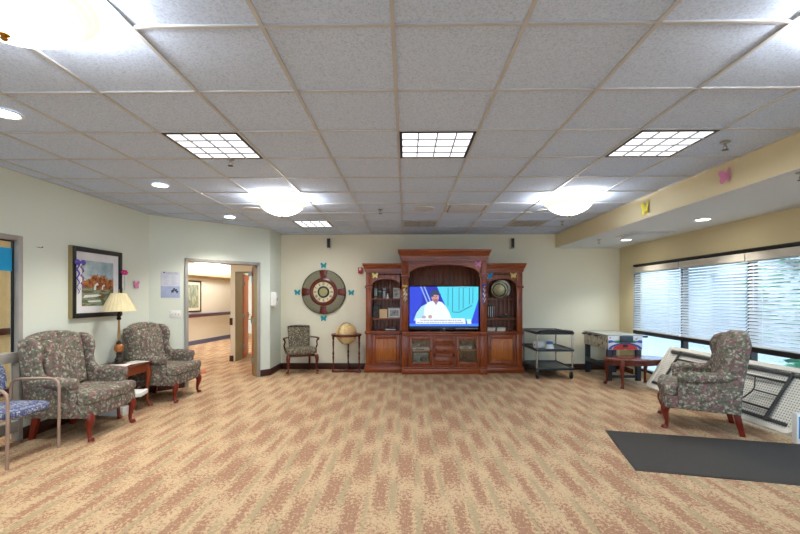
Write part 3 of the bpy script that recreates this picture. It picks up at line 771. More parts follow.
# ------------------------------------------------------------------ globe
t = thing('floor_globe', 'antique cream globe in a dark wooden stand beside the cabinet', 'globe', (-1.15, 7.99, 0))
b = MB(); b.lathe([(.215, .70), (.285, .70), (.292, .715), (.292, .735), (.285, .745), (.22, .745), (.215, .735), (.215, .70)], seg=40); b.build('horizon_ring', M['mahogany'], t)
GA = (PI*1.03, -PI*.03, PI*.5)
for a in GA:
    x, y = .252*math.cos(a), .252*math.sin(a)
    MB().lathe([(0, .02), (.02, .02), (.018, .06), (.012, .08), (.017, .12), (.013, .2), (.018, .3), (.014, .33), (.02, .36), (.013, .42), (.018, .56), (.015, .62), (.022, .66), (.022, .70), (0, .70)], (x, y, 0), 14).build('leg', M['mahogany'], t)
b = MB()
for a in GA: b.box((-.01, -.025, 0), (.285, .025, .042), .008, M=Rz(a))
b.lathe([(0, .042), (.06, .042), (.05, .055), (0, .055)], seg=20); b.build('stretcher', M['mahogany'], t)
t2 = NT('antique_globe', .4); v = t2.coord((1, 1, 1)); nz = t2.noise(v, 6, 5, .55)
n3 = t2.noise(v, 14, 3)
cc = t2.ramp(nz.outputs[0], [(.47, lin('#dcc28a')), (.5, lin('#a8793f')), (.53, lin('#d0a868')), (.7, lin('#c9935a'))])
t2.base(t2.mix(t2.math('MULTIPLY', n3.outputs[0], .35), cc, lin('#ead7a6')))
g_ = MB().ell((0, 0, 0), (.203, .203, .203), 36, 24).build('sphere', t2.m, t); g_.location = (0, 0, .745)
MB().tube([(.212*math.cos(a), 0, .745 + .212*math.sin(a)) for a in [2*PI*k/40 for k in range(40)]], .005, 8, closed=True, M=Rz(.9)).build('meridian', M['gold'], t)

# ------------------------------------------------------------------ wall clock
t = thing('wall_clock', 'large round wall clock with sage stone rim and four dark wooden blocks', 'clock', (-1.655, YB, 1.556))
RX = Matrix.Rotation(PI/2, 4, 'X')
t2 = NT('sage_stone', .7); v = t2.coord(); nz = t2.noise(v, 40, 5, .7); n3 = t2.noise(v, 9, 3)
t2.bump(nz.outputs[0], .5, .01)
t2.base(t2.mix(n3.outputs[0], t2.ramp(nz.outputs[0], [(.35, lin('#5f5c47')), (.6, lin('#97927a'))]), lin('#7d7a60')))
MB().lathe([(.27, .0), (.27, .045), (.30, .052), (.40, .045), (.43, .035), (.445, .02), (.445, 0)], seg=72, M=RX).build('rim', t2.m, t)
MB().lathe([(.438, .036), (.447, .03), (.449, .0), (.44, .0)], seg=72, M=RX).build('edge_band', M['bronze'], t)
for k, nm in enumerate(range(4)):
    a = k*PI/2
    Q = RX @ Rz(a)
    MB().prism([(.285, -.055), (.432, -.085), (.44, 0), (.432, .085), (.285, .055)], 'z', .03, .06, .006, 2, M=Q).build('block', M['mahogany'], t)
MB().lathe([(.205, .0), (.205, .055), (.225, .068), (.25, .066), (.27, .052), (.282, .05), (.282, 0)], seg=64, M=RX).build('inner_ring', M['mahogany'], t)
MB().lathe([(0, 0), (.207, 0), (.207, .046), (0, .046)], seg=64, M=RX).build('dial', plain('cream_dial', '#d9cda4', .5, 0, .08, 14), t)
RN = ['XII', 'I', 'II', 'III', 'IIII', 'V', 'VI', 'VII', 'VIII', 'IX', 'X', 'XI']
for h, s_ in enumerate(RN):
    a = PI/2 - h*PI/6; b = MB(); wch = {'I': .011, 'V': .022, 'X': .022}
    tot = sum(wch[c] for c in s_); u = -tot/2
    Q = RX @ Matrix.Translation((.168*math.cos(a), .168*math.sin(a), .046)) @ Rz(a - PI/2)
    for c in s_:
        wd = wch[c]
        def stroke(x0, x1): b.prism([(x0-.0028, -.026), (x0+.0028, -.026), (x1+.0028, .026), (x1-.0028, .026)], 'z', 0, .002, M=Q)
        if c == 'I': stroke(u+wd/2, u+wd/2)
        elif c == 'V': stroke(u+wd/2, u+.003); stroke(u+wd/2, u+wd-.003)
        else: stroke(u+.003, u+wd-.003); stroke(u+wd-.003, u+.003)
        u += wd
    b.build('numeral', M['bronze'], t, ang=0)
MB().lathe([(.085, .044), (.085, .054), (.10, .06), (.118, .054), (.118, .044)], seg=48, M=RX).build('centre_ring', M['black'], t)
MB().lathe([(0, .044), (.087, .044), (.087, .052), (0, .054)], seg=40, M=RX).build('centre_disc', plain('olive_disc', '#a39a66', .5, 0, .1, 20), t)
# ------------------------------------------------------------------ wall cabinets
def arch_panel(x0, x1, ox0, ox1, z0, z1, zs, za, ya, yb, m, par):
    """board with an arched opening cut in its lower edge"""
    cx = (ox0+ox1)/2; rx = (ox1-ox0)/2
    a = [(cx + rx*math.cos(q), zs + (za-zs)*math.sin(q)**.8) for q in [PI*k/24 for k in range(25)]]
    pts = [(x0, z1), (x0, z0), (ox0, z0)] + a[::-1] + [(ox1, z0), (x1, z0), (x1, z1)]
    # strips between the arch and the top edge keep every face convex
    b = MB(); up = [(ox0, z0)] + a[::-1] + [(ox1, z0)]
    b.box((x0, ya, z0), (ox0, yb, z1)); b.box((ox1, ya, z0), (x1, yb, z1))
    for p, q in zip(a, a[1:]):
        if abs(p[0]-q[0]) > 1e-5: b.prism([(q[0], q[1]), (p[0], p[1]), (p[0], z1), (q[0], z1)], 'y', ya, yb)
    b.build('arch_panel', m, par, ang=25)
    bb = MB(); bb.tube([(p[0], ya, p[1]) for p in a], .007, 6); bb.build('arch_bead', m, par)
def crown(x0, x1, yf, yb, z0, z1, par, out=.065, sides=(1, 1)):
    h = z1-z0
    b = MB(); b.mold(x0, x1, yf, yb, sides=sides, prof= [(0, z0), (.012, z0), (.014, z0+h*.14), (.022, z0+h*.17), (.024, z0+h*.38), (.035, z0+h*.42), (.045, z0+h*.62), (out*.92, z0+h*.82), (out, z0+h*.86), (out, z1-.004), (out-.004, z1)])
    b.build('cornice', M['cherry_h'], par, ang=30)
def dentils(x0, x1, y, z, par):
    b = MB(); n = int((x1-x0)/.024)
    for k in range(n): b.box((x0+k*.024+.004, y-.012, z), (x0+k*.024+.018, y, z+.018))
    b.box((x0, y-.006, z+.018), (x1, y, z+.026))
    b.build('dentil_molding', M['cherry_h'], par, ang=0)
def raised_door(x0, x1, z0, z1, y, par, knob):
    b = MB(); s = .055
    b.box((x0, y-.022, z0), (x0+s, y, z1), .004); b.box((x1-s, y-.022, z0), (x1, y, z1), .004); b.box((x0+s, y-.021, z1-s), (x1-s, y, z1), .004); b.box((x0+s, y-.021, z0), (x1-s, y, z0+s), .004)
    d = b.build('door', M['cherry'], par)
    b = MB(); i0, i1 = x0+s, x1-s
    for (a0, a1, c0, c1) in ((i0, i0+.016, z0+s, z1-s), (i1-.016, i1, z0+s, z1-s), (i0, i1, z0+s, z0+s+.016), (i0, i1, z1-s-.016, z1-s)): b.box((a0, y-.016, c0), (a1, y, c1), .005)
    b.build('door_bead', M['cherry_h'], d)
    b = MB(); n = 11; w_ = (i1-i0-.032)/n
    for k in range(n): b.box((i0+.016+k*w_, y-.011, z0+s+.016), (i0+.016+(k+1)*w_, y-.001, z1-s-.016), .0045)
    b.build('beadboard', M['cherry_pale'], d)
    MB().lathe([(0, 0), (.006, 0), (.006, .012), (.013, .018), (.013, .024), (0, .028)], seg=12, M=Matrix.Translation((knob, y-.022, (z0+z1)/2+.05)) @ RX).build('knob', M['bronze'], d)
def pilaster(x0, x1, yf, yb, z0, z1, zc, par):
    b = MB(); b.box((x0, yf, z0), (x1, yb, z1), .004); w_ = x1-x0
    b.box((x0+w_*.2, yf-.006, z0+.03), (x1-w_*.2, yf, zc-.03), .004)
    p = b.build('pilaster', M['cherry'], par)
    b = MB(); b.mold(x0, x1, yf, yb, [(0, zc-.012), (.012, zc-.010), (.018, zc), (.018, zc+.02), (.010, zc+.028), (.014, zc+.04), (0, zc+.044)]); b.build('capital', M['cherry_h'], p, ang=30)
    return p

def pier(x0, x1, outer, label):
    """side bookcase between x0 and x1; outer = -1 when its free side is x0"""
    yf, yb = 7.95, YB-.022
    t = thing('bookcase', label, 'bookcase', ((x0+x1)/2, yf, 0), 0, 'side bookcases of the television cabinet')
    o = Vector(((x0+x1)/2, yf, 0))
    X = lambda v: v - o.x
    y1 = yb - yf
    px = (X(x0), X(x0)+.11) if outer < 0 else (X(x1)-.11, X(x1))      # outer pilaster
    ix = (X(x0)+.114, X(x1)-.035) if outer < 0 else (X(x0)+.035, X(x1)-.114)  # clear opening
    L, R_ = X(x0), X(x1)
    b = MB(); b.box((L, .02, .10), (L+.03, y1, 2.0)); b.box((R_-.03, .02, .10), (R_, y1, 2.0)); b.box((L, .015, .10), (R_, y1, .16)); b.box((L, .0, 1.88), (R_, y1, 2.02))
    b.box((ix[1], 0, .8), (R_, .03, 1.9)) if outer < 0 else b.box((L, 0, .8), (ix[0], .03, 1.9))
    b.box((L, .01, .14), (R_, .03, .73))
    b.build('carcass', M['cherry'], t)
    q = MB(); n = 8; w_ = (R_-L-.06)/n
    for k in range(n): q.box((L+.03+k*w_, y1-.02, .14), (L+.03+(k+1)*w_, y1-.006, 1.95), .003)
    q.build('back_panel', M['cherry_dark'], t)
    e0, e1 = (.03, 0) if outer < 0 else (0, .03)
    b = MB(); b.box((L-e0, -.02, 0), (R_+e1, y1, .105), .004); b.box((L-e0*.8, -.016, .105), (R_+e1*.8, y1, .13), .008, 3); b.box((L-e0*.5, -.01, .13), (R_+e1*.5, y1, .148), .006)
    b.build('plinth', M['cherry_h'], t)
    b = MB(); b.box((L-e0*.8, -.025, .76), (R_+e1*.8, y1, .80), .010, 3); b.box((L-e0*.4, -.014, .735), (R_+e1*.4, y1, .76), .006); b.build('countertop', M['cherry_h'], t)
    pilaster(px[0], px[1], -.008, .03, .148, .735, .68, t) if False else None
    b = MB(); b.box((px[0], -.008, .148), (px[1], .03, .735), .004); b.build('lower_stile', M['cherry'], t)
    pilaster(px[0], px[1], -.008, .035, .80, 1.90, 1.635, t)
    arch_panel(L if outer > 0 else px[1], px[0] if outer > 0 else R_, ix[0], ix[1], 1.60, 1.90, 1.66, 1.805, .0, .025, M['cherry'], t)
    crown(L, R_, -.012, y1, 1.935, 2.10, t, .062, (1, 0) if outer < 0 else (0, 1))
    dentils(L, R_, -.012, 1.905, t)
    for z in (1.425, 1.045): MB().box((ix[0]-.02, .03, z-.028), (ix[1]+.02, y1-.02, z), .004).build('shelf', M['cherry_h'], t)
    raised_door(ix[0]+.01, ix[1]-.005, .17, .72, .008, t, ix[1]-.03 if outer < 0 else ix[0]+.035)
    return t, o.x + ix[0], o.x + ix[1]
pl, lx0, lx1 = pier(-.77, -.079, -1, 'dark wooden bookcase with arched top beside the globe')
pr, rx0, rx1 = pier(1.530, 2.235, 1, 'dark wooden bookcase with arched top holding the round silver platters')

# centre unit
yf, y1 = 7.79, YB-.022-7.79
t = thing('television_cabinet', 'tall dark wooden cabinet with arched niche around the television', 'cabinet', (.7255, yf, 0))
tc = t
L, R_ = -.8, .8
b = MB(); b.box((L, .02, .13), (L+.03, y1, 2.14)); b.box((R_-.03, .02, .13), (R_, y1, 2.14)); b.box((L, .01, .13), (R_, y1, .165)); b.box((L, .02, 2.10), (R_, y1, 2.30))
b.box((-.24, .01, .165), (-.21, y1, .72)); b.box((.21, .01, .165), (.24, y1, .72))
b.box((-.68, .0, .165), (-.655, .03, .72)); b.box((.655, 0, .165), (.68, .03, .72)); b.box((-.68, 0, .705), (.68, .03, .722)); b.box((-.68, 0, .15), (.68, .03, .178))
b.box((-.2, .002, .54), (.2, .03, .57)); b.box((-.2, .002, .33), (.2, .03, .385)); b.box((-.22, .002, .165), (-.165, .03, .72)); b.box((.165, .002, .165), (.22, .03, .72))
b.build('carcass', M['cherry'], t)
q = MB(); n = 18; w_ = (R_-L-.06)/n
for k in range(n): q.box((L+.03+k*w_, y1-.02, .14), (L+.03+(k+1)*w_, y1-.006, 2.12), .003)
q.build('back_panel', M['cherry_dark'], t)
b = MB(); b.box((L, -.012, 0), (R_, y1, .10), .004); b.box((L, -.008, .10), (R_, y1, .135), .010, 3)
for s in (-1, 1): b.box((min(s*.80, s*.675), -.03, 0), (max(s*.80, s*.675), .1, .105), .004); b.box((min(s*.80, s*.67), -.026, .105), (max(s*.80, s*.67), .1, .14), .01, 3)
b.build('plinth', M['cherry_h'], t)
b = MB(); b.box((L, -.03, .765), (R_, y1, .802), .010, 3); b.box((L, -.018, .72), (R_, y1, .765), .008, 2)
for s in (-1, 1): b.box((min(s*.80, s*.67), -.04, .755), (max(s*.80, s*.67), .1, .806), .008, 3)
b.build('countertop', M['cherry_h'], t)
for s in (-1, 1):
    a, c = sorted((s*.80, s*.675))
    MB().box((a, -.014, .14), (c, .05, .72), .004).build('lower_stile', M['cherry'], t)
    pilaster(a, c, -.014, .06, .806, 2.14, 1.845, t)
arch_panel(-.675, .675, -.66, .66, 1.82, 2.14, 1.87, 2.065, .0, .03, M['cherry_h'], t)
crown(L+.0, R_-.0, -.018, y1, 2.14, 2.35, t, .075)
dentils(L+.12, R_-.12, -.004, 2.105, t)
for i, (z0, z1) in enumerate(((.57, .70), (.39, .535), (.187, .328))):
    b = MB(); b.box((-.163, -.020, z0), (.163, 0, z1), .005); b.box((-.14, -.026, z0+.022), (.14, -.018, z1-.022), .008, 2)
    d = b.build('drawer', M['cherry_h'], t)
    MB().lathe([(0, 0), (.006, 0), (.006, .012), (.014, .018), (.014, .024), (0, .028)], seg=12, M=Matrix.Translation((0, -.026, (z0+z1)/2)) @ RX).build('knob', M['bronze'], d)
for s in (-1, 1):
    a, c = sorted((s*.655, s*.225)); b = MB(); sw = .05
    b.box((a, -.022, .178), (a+sw, 0, .705), .004); b.box((c-sw, -.022, .178), (c, 0, .705), .004); b.box((a+sw, -.021, .705-sw), (c-sw, 0, .705), .004); b.box((a+sw, -.021, .178), (c-sw, 0, .178+sw), .004)
    d = b.build('door', M['cherry'], t)
    MB().box((a+sw, -.012, .178+sw), (c-sw, -.008, .705-sw)).build('glass_panel', M['door_glass'], d, ang=0)
    MB().lathe([(0, 0), (.006, 0), (.006, .012), (.013, .018), (.013, .024), (0, .028)], seg=12, M=Matrix.Translation((s*.25, -.022, .45)) @ RX).build('knob', M['bronze'], d)
    a, c = sorted((s*.70, s*.24)); MB().box((a, .03, .41 if s < 0 else .44), (c, y1-.02, .43 if s < 0 else .46), .003).build('shelf', M['cherry_pale'], t)

# things behind the glass doors (world coordinates)
def blockthing(name, label, cat, lo, hi, m, grp=None, bev=.004, extra=None):
    c = ((lo[0]+hi[0])/2, (lo[1]+hi[1])/2, lo[2])
    r = thing(name, label, cat, c, 0, grp)
    MB().box([lo[i]-c[i] for i in range(3)], [hi[i]-c[i] for i in range(3)], bev).build('case', m, r)
    h = [(hi[i]-lo[i]) for i in range(3)]
    for (nm, l2, h2, m2) in (extra or []):
        MB().box([l2[i] for i in range(3)], [h2[i] for i in range(3)], .001).build(nm, m2, r)
    return r
silver = plain('silver_case', '#d3d6d8', .4, .1); dgrey = plain('grey_green_case', '#7d8f8a', .5)
blockthing('disc_player', 'silver disc player behind the cabinet glass door, below a small grey box', 'electronics', (.09, 7.86, .431), (.45, 8.12, .495), silver, extra=[('display', (-.08, -.133, .02), (.08, -.129, .045), M['black'])])
blockthing('receiver_box', 'small grey receiver box lying on the silver disc player', 'electronics', (.10, 7.90, .496), (.27, 8.08, .575), plain('grey_case', '#8d9396', .5), extra=[('display', (-.05, -.092, .03), (.05, -.089, .05), M['black'])])
s_ = blockthing('speaker_box', 'grey-green speaker box with black round cone behind the lower glass door', 'speaker', (.09, 7.88, .167), (.43, 8.14, .385), dgrey)
MB().lathe([(0, .004), (.03, .004), (.045, .010), (.062, .012), (.066, .0), (0, 0)], seg=28, M=Matrix.Translation((.075, -.131, .09)) @ RX).build('cone', M['black'], s_)
MB().box((-.165, -.134, .20), (.165, -.129, .214)).build('trim_strip', silver, s_)
blockthing('disc_player', 'slim silver box on the shelf behind the glass door farther from the globe', 'electronics', (1.03, 7.90, .461), (1.27, 8.1, .515), silver, extra=[('display', (-.05, -.102, .015), (.05, -.099, .035), M['black'])])
# ------------------------------------------------------------------ television with the broadcast on its screen
t = thing('television', 'flat television switched on, showing a man in a cap at a desk on blue', 'television', (.7255, 7.90, .803))
W, y0 = .672, -.03
b = MB(); b.box((-W, -.03, .025), (W, .03, .862), .006); b.build('body', M['black_gloss'], t)
MB().box((-W+.01, -.036, .03), (W-.01, -.03, .085), .002).build('lower_bezel', M['black'], t)
b = MB(); b.prism([(-.2, -.09), (.2, -.09), (.24, .09), (-.24, .09)], 'z', 0, .012, .004); b.box((-.05, -.01, .01), (.05, .02, .06)); b.build('stand', M['black_gloss'], t)
b = MB()
for s in (-1, 1): b.prism([(s*.020, .064), (s*.014, .064), (0, .040), (0, .048)], 'y', -.038, -.036)
b.build('emblem', emit('emblem_white', '#e8e8ee', .2, .1), t, ang=0)
MB().box((.22, -.038, .045), (W-.03, -.036, .062)).build('bezel_strip', plain('bezel_strip_grey', '#8a8a86', .4), t)
SX, SZ0, SZ1 = W-.018, .095, .848
EC = lambda n, c, s=1.0: emit('screen_'+n, c, s*.25, .02)
scr = MB().box((-SX, -.0325, SZ0), (SX, -.030, SZ1)).build('screen', EC('blue', '#2a43d6', .95), t, ang=0)
H_ = SZ1-SZ0
P = lambda u, v: (-SX + 2*SX*u, SZ1 - H_*v)   # u,v in 0..1 from the screen's upper left corner
def pic(name, pts, m, d):
    MB().prism([P(*p) for p in pts], 'y', -.0325-d*.0006, -.0325, 0).build(name, m, scr, ang=0)
pic('dark_panel', [(.18, 0), (.40, 0), (.52, .55), (.40, .75), (.05, .75), (.18, .4)], EC('deep', '#2430b8', .9), 1)
pic('turquoise_panel', [(.40, 0), (1, 0), (1, .32), (.90, .86), (.62, .86)], EC('turq', '#4fd3ea', .95), 2)
for k in (0, 1): pic('stripe', [(.155+.05*k, 0), (.175+.05*k, 0), (.275+.05*k, .42), (.255+.05*k, .42)], EC('stripe%d' % k, '#8fb6f5', .95), 3)
lm = EC('line', '#1f7f9c', .8)
for a, c in ((.56, .48), (.625, .64), (.72, .60), (.78, .55), (.87, .45), (.92, .42)): pic('panel_line', [(a-.004, .02), (a+.006, .02), (a+.004, c), (a-.006, c)], lm, 3)
pic('panel_line', [(.63, .63), (.72, .635), (.91, .46), (.915, .48), (.725, .655), (.63, .65)], lm, 4)
pic('glow_band', [(0, .93), (1, .93), (1, 1), (0, 1)], EC('band', '#3a7be8', 1.0), 3)
def ellp(cx, cy, rx, ry, n=20): return [(cx+rx*math.cos(2*PI*k/n), cy+ry*math.sin(2*PI*k/n)) for k in range(n)]
pic('sleeve', [(.06, .86), (.10, .66), (.17, .50), (.26, .42), (.26, .62), (.22, .86)], EC('sleeve', '#a6dcee', .95), 3)
pic('shirt', [(.20, .80), (.22, .50), (.27, .39), (.33, .36), (.40, .36), (.47, .39), (.53, .50), (.58, .66), (.61, .80)], EC('shirt', '#e4f0f4', 1.0), 4)
pic('collar', [(.345, .36), (.42, .37), (.385, .47)], EC('collar', '#9a8f9c', .8), 5)
pic('face', ellp(.375, .27, .052, .125), EC('face', '#cf9a98', .9), 5)
pic('cap', [(.305, .20), (.31, .13), (.34, .085), (.385, .08), (.42, .11), (.435, .17), (.46, .20), (.44, .215), (.36, .205), (.33, .27), (.315, .27)], EC('cap', '#3a4a72', .7), 6)
pic('ear', ellp(.325, .275, .010, .03, 10), EC('ear', '#b98482', .85), 6)
for u in (.355, .392): pic('eye', ellp(u, .245, .011, .010, 8), EC('eye%d' % int(u*100), '#4a3c4a', .7), 6)
pic('nose', [(.372, .25), (.385, .25), (.388, .295), (.368, .295)], EC('nose', '#b87f80', .85), 6)
pic('beard', [(.335, .31), (.415, .31), (.41, .37), (.375, .40), (.345, .37)], EC('beard', '#a8737c', .85), 6)
pic('hand', ellp(.30, .76, .03, .05, 10), EC('hand', '#c9a0a6', .85), 6)
pic('hand', ellp(.21, .77, .03, .045, 10), EC('hand2', '#b9a6b6', .85), 6)
pic('mouth', [(.362, .338), (.398, .338), (.392, .35), (.368, .35)], EC('mouth', '#7a4650', .8), 7)
pic('desk', [(.09, .80), (.80, .80), (.82, .94), (.09, .94)], EC('desk', '#e6edf6', 1.0), 7)
pic('desk_badge', [(.83, .82), (.89, .82), (.90, .94), (.84, .94)], EC('badge', '#cdeedd', 1.0), 7)
R = random.Random(4)
b = MB()
for row, (v0, v1, ua, ub) in enumerate(((.835, .862, .16, .74), (.895, .915, .11, .78))):
    u = ua
    while u < ub:
        w_ = R.choice((.012, .02, .03))
        b.prism([P(u, v0), P(u+w_, v0), P(u+w_, v1), P(u, v1)], 'y', -.0385, -.0365); u += w_ + R.choice((.006, .006, .014))
b.build('caption', EC('caption', '#8d94a8', .8), scr, ang=0)

# ------------------------------------------------------------------ things on the bookcase shelves
yS = 8.10
zA, zB, zC = 1.425, 1.045, .80
bk = 'books and cases standing on the upper shelf by the globe'
def slab(name, label, cat, x, w_, d, h, z, m, y=yS, grp=None, rz=0, tilt=0, parts=None):
    r = thing(name, label, cat, (x, y, z), rz, grp); r.rotation_euler = (tilt, 0, rz)
    MB().box((-w_/2, -d/2, 0), (w_/2, d/2, h), .003).build('cover', m, r)
    for (nm, lo, hi, mm) in (parts or []): MB().box(lo, hi, .0008).build(nm, mm, r)
    return r
bk_m = plain('dark_binding', '#23211f', .5); gr_m = plain('grey_glaze', '#8c9494', .3)
slab('upright_box', 'grey upright box at the outer end of the upper shelf by the globe', 'box', -.585, .06, .12, .20, zA, gr_m, parts=[('spine_band', (-.031, -.061, .03), (.031, -.058, .05), bk_m)])
slab('book', 'black upright book on the upper shelf between two grey boxes', 'book', -.50, .07, .14, .19, zA, bk_m, parts=[('spine_band', (-.031, -.072, .13), (.031, -.069, .145), gr_m)])
slab('upright_box', 'grey upright box next to the tiny white figurine on the upper shelf', 'box', -.42, .055, .12, .20, zA, gr_m, parts=[('spine_band', (-.028, -.061, .15), (.028, -.058, .17), bk_m)])
f = thing('figurine', 'tiny white figurine on the upper shelf', 'figurine', (-.352, 8.05, zA))
MB().lathe([(0, 0), (.024, 0), (.026, .02), (.016, .04), (.02, .055), (.012, .07), (0, .072)], seg=14).build('body', M['resin'], f)
MB().ell((0, 0, .083), (.014, .014, .015), 12, 8).build('head', M['resin'], f)
def photo_frame(name, label, x, z, w_, h, fm, im, y=8.08, rz=0, mount=None):
    r = thing(name, label, 'photo frame', (x, y, z), rz, 'photo frames on the shelves'); r.rotation_euler = (math.radians(-9), 0, rz)
    q = MB(); e = .022
    q.box((-w_/2, -.008, 0), (-w_/2+e, .008, h), .003); q.box((w_/2-e, -.008, 0), (w_/2, .008, h), .003); q.box((-w_/2+e, -.008, h-e), (w_/2-e, .008, h), .003); q.box((-w_/2+e, -.008, 0), (w_/2-e, .008, e), .003)
    q.build('frame', fm, r)
    MB().box((-w_/2+e*.8, -.002, e*.8), (w_/2-e*.8, .004, h-e*.8)).build('photograph', im, r)
    if mount: MB().box((-w_/2+e*1.8, -.004, e*1.8), (w_/2-e*1.8, -.001, h-e*1.8)).build('picture', mount, r)
    MB().prism([(0, .02), (.07, .0), (0, h*.7)], 'x', -.012, .012).build('easel_back', bk_m, r)
    return r
def bw(name, a, c, sc_=18):
    t = NT(name, .5); nz = t.noise(t.coord(), sc_, 3)
    return t.base(t.ramp(nz.outputs[0], [(.32, lin(a)), (.66, lin(c))]))
sfr = plain('silver_frame', '#b3b2ae', .35, .4)
photo_frame('photo_frame', 'small silver photo frame on the upper shelf next to the television', -.185, zA, .13, .21, sfr, bw('mono_photo', '#4a4440', '#bdb6aa'))
photo_frame('photo_frame', 'dark photo frame at the outer end of the middle shelf', -.57, zB, .17, .26, bk_m, bw('dark_photo', '#2a2522', '#57493e'))
photo_frame('photo_frame', 'wide silver photo frame on the middle shelf', -.225, zB, .25, .20, sfr, M['paper'], mount=bw('group_photo', '#5f5c5c', '#b7b6b4', 14))
c_ = thing('greeting_card', 'cream card with red drawings on the middle shelf between two frames', 'card', (-.435, 8.02, zB), 0); c_.rotation_euler = (math.radians(-8), 0, 0)
MB().box((-.075, -.003, 0), (.075, .001, .175)).box((-.075, .001, 0), (.075, .004, .172), M=Matrix.Rotation(math.radians(16), 4, 'X')).build('card', plain('cream_card', '#d9bd92', .8), c_)
q = MB()
for (x, z) in ((-.03, .12), (.02, .13), (.035, .07), (-.01, .06), (.0, .095)): q.prism([(x+.014*math.cos(a), z+.017*math.sin(a)) for a in [2*PI*k/8 for k in range(8)]], 'y', -.0075, -.003)
q.build('drawing', plain('red_ink', '#9c3526', .8), c_, ang=0)
q = slab('cable_box', 'flat dark box on the lowest open shelf by the globe', 'electronics', -.30, .22, .16, .045, zC, plain('dark_grey_case', '#3c3e40', .4), y=8.10, parts=[('front_strip', (-.10, -.083, .015), (.10, -.080, .03), silver)])
slab('remote_control', 'dark remote control lying on the flat dark box', 'remote', -.28, .05, .15, .018, zC+.045, bk_m, y=8.09, rz=1.2, parts=[('keypad', (-.015, -.06, .018), (.015, .05, .0195), silver)])

# platters
def platter(name, label, x, y, r, tilt, m1, m2, z=zA):
    t = thing(name, label, 'platter', (x, y, z), 0, 'round metal platters on the upper shelf'); t.rotation_euler = (tilt, 0, 0)
    Q = Matrix.Translation((0, 0, r)) @ RX
    MB().lathe([(0, 0), (r*.60, 0), (r*.70, .010), (r*.97, .020), (r, .024), (r*.985, .028), (r*.70, .016), (r*.58, .006), (0, .006)], seg=48, M=Q).build('dish', m1, t)
    MB().lathe([(r*.64, .010), (r*.74, .021), (r*.80, .0225), (r*.80, .019), (r*.68, .009)], seg=48, M=Q).build('dark_band', bk_m, t)
    MB().lathe([(r*.95, .024), (r*1.0, .031), (r*1.02, .026), (r*1.0, .018)], seg=48, M=Q).build('beaded_rim', m2, t)
    return t
pm = plain('tarnished_silver', '#8f8869', .35, .7, .25, 30)
platter('round_platter', 'round tarnished silver platter with black band, front one on the upper shelf', 1.815, 8.04, .165, math.radians(-10), pm, M['bronze'])
platter('round_platter', 'larger round platter leaning behind the front one on the upper shelf', 1.87, 8.12, .185, math.radians(-10), plain('pewter', '#8f897a', .35, .7), pm)
st = thing('disc_case', 'dark disc case standing next to the television on the middle shelf', 'disc case', (1.60, 8.08, zB), 0, 'upright disc cases on the shelf')
MB().box((-.016, -.09, 0), (.016, .09, .25), .002).build('case', bk_m, st); MB().box((-.008, -.092, .02), (.004, -.089, .23)).build('spine_label', plain('spine_white', '#c6cbd2', .6), st)
for k, lb in ((1, 'dark disc case standing second from the television on the middle shelf'), (2, 'dark disc case standing third from the television on the middle shelf')): dup(st, (1.60+.036*k, 8.08, zB), 0, lb)
slab('book', 'brown-spined book standing at the end of the disc cases', 'book', 1.712, .03, .17, .25, zB, plain('violet_brown_binding', '#6d4a4a', .5), y=8.08, parts=[('spine_band', (-.0155, -.087, .2), (.0155, -.084, .215), M['gold'])])
sh_ = thing('model_boat', 'dark low model boat on the middle shelf of the platter bookcase', 'model', (1.92, 8.05, zB))
MB().prism([(-.15, .045), (-.10, .01), (.11, .01), (.16, .055), (.10, .04), (-.08, .035)], 'y', -.035, .035, .006).build('hull', bk_m, sh_)
MB().box((-.05, -.02, .035), (.06, .02, .065), .006).build('cabin', M['bronze'], sh_)
MB().lathe([(0, .06), (.016, .062), (.022, .08), (.012, .095), (0, .098)], (.03, 0, 0), 12).build('funnel', plain('olive_brass', '#8c8456', .4, .4), sh_)
pb = 'white book stacks on the lowest shelf'
def stack(x, w_, n, lab):
    for k in range(n):
        r = thing('paperback', lab % ('topmost' if k == n-1 else 'bottom' if k == 0 else 'middle'), 'book', (x + (.006 if k % 2 else -.004), 8.06, zC + .034*k), 0, pb)
        MB().box((-w_/2, -.10, 0), (w_/2, .10, .003)).box((-w_/2, -.10, .029), (w_/2, .10, .032)).box((-w_/2, .097, 0), (w_/2, .10, .032)).build('cover', M['paper'], r)
        MB().box((-w_/2+.004, -.095, .003), (w_/2-.004, .097, .029)).build('pages', plain('page_edge', '#c9c3b4', .9), r)
stack(1.645, .155, 2, 'white book, %s of the stack next to the television on the lowest shelf')
stack(1.835, .16, 2, 'white book, %s of the stack farther from the television on the lowest shelf')

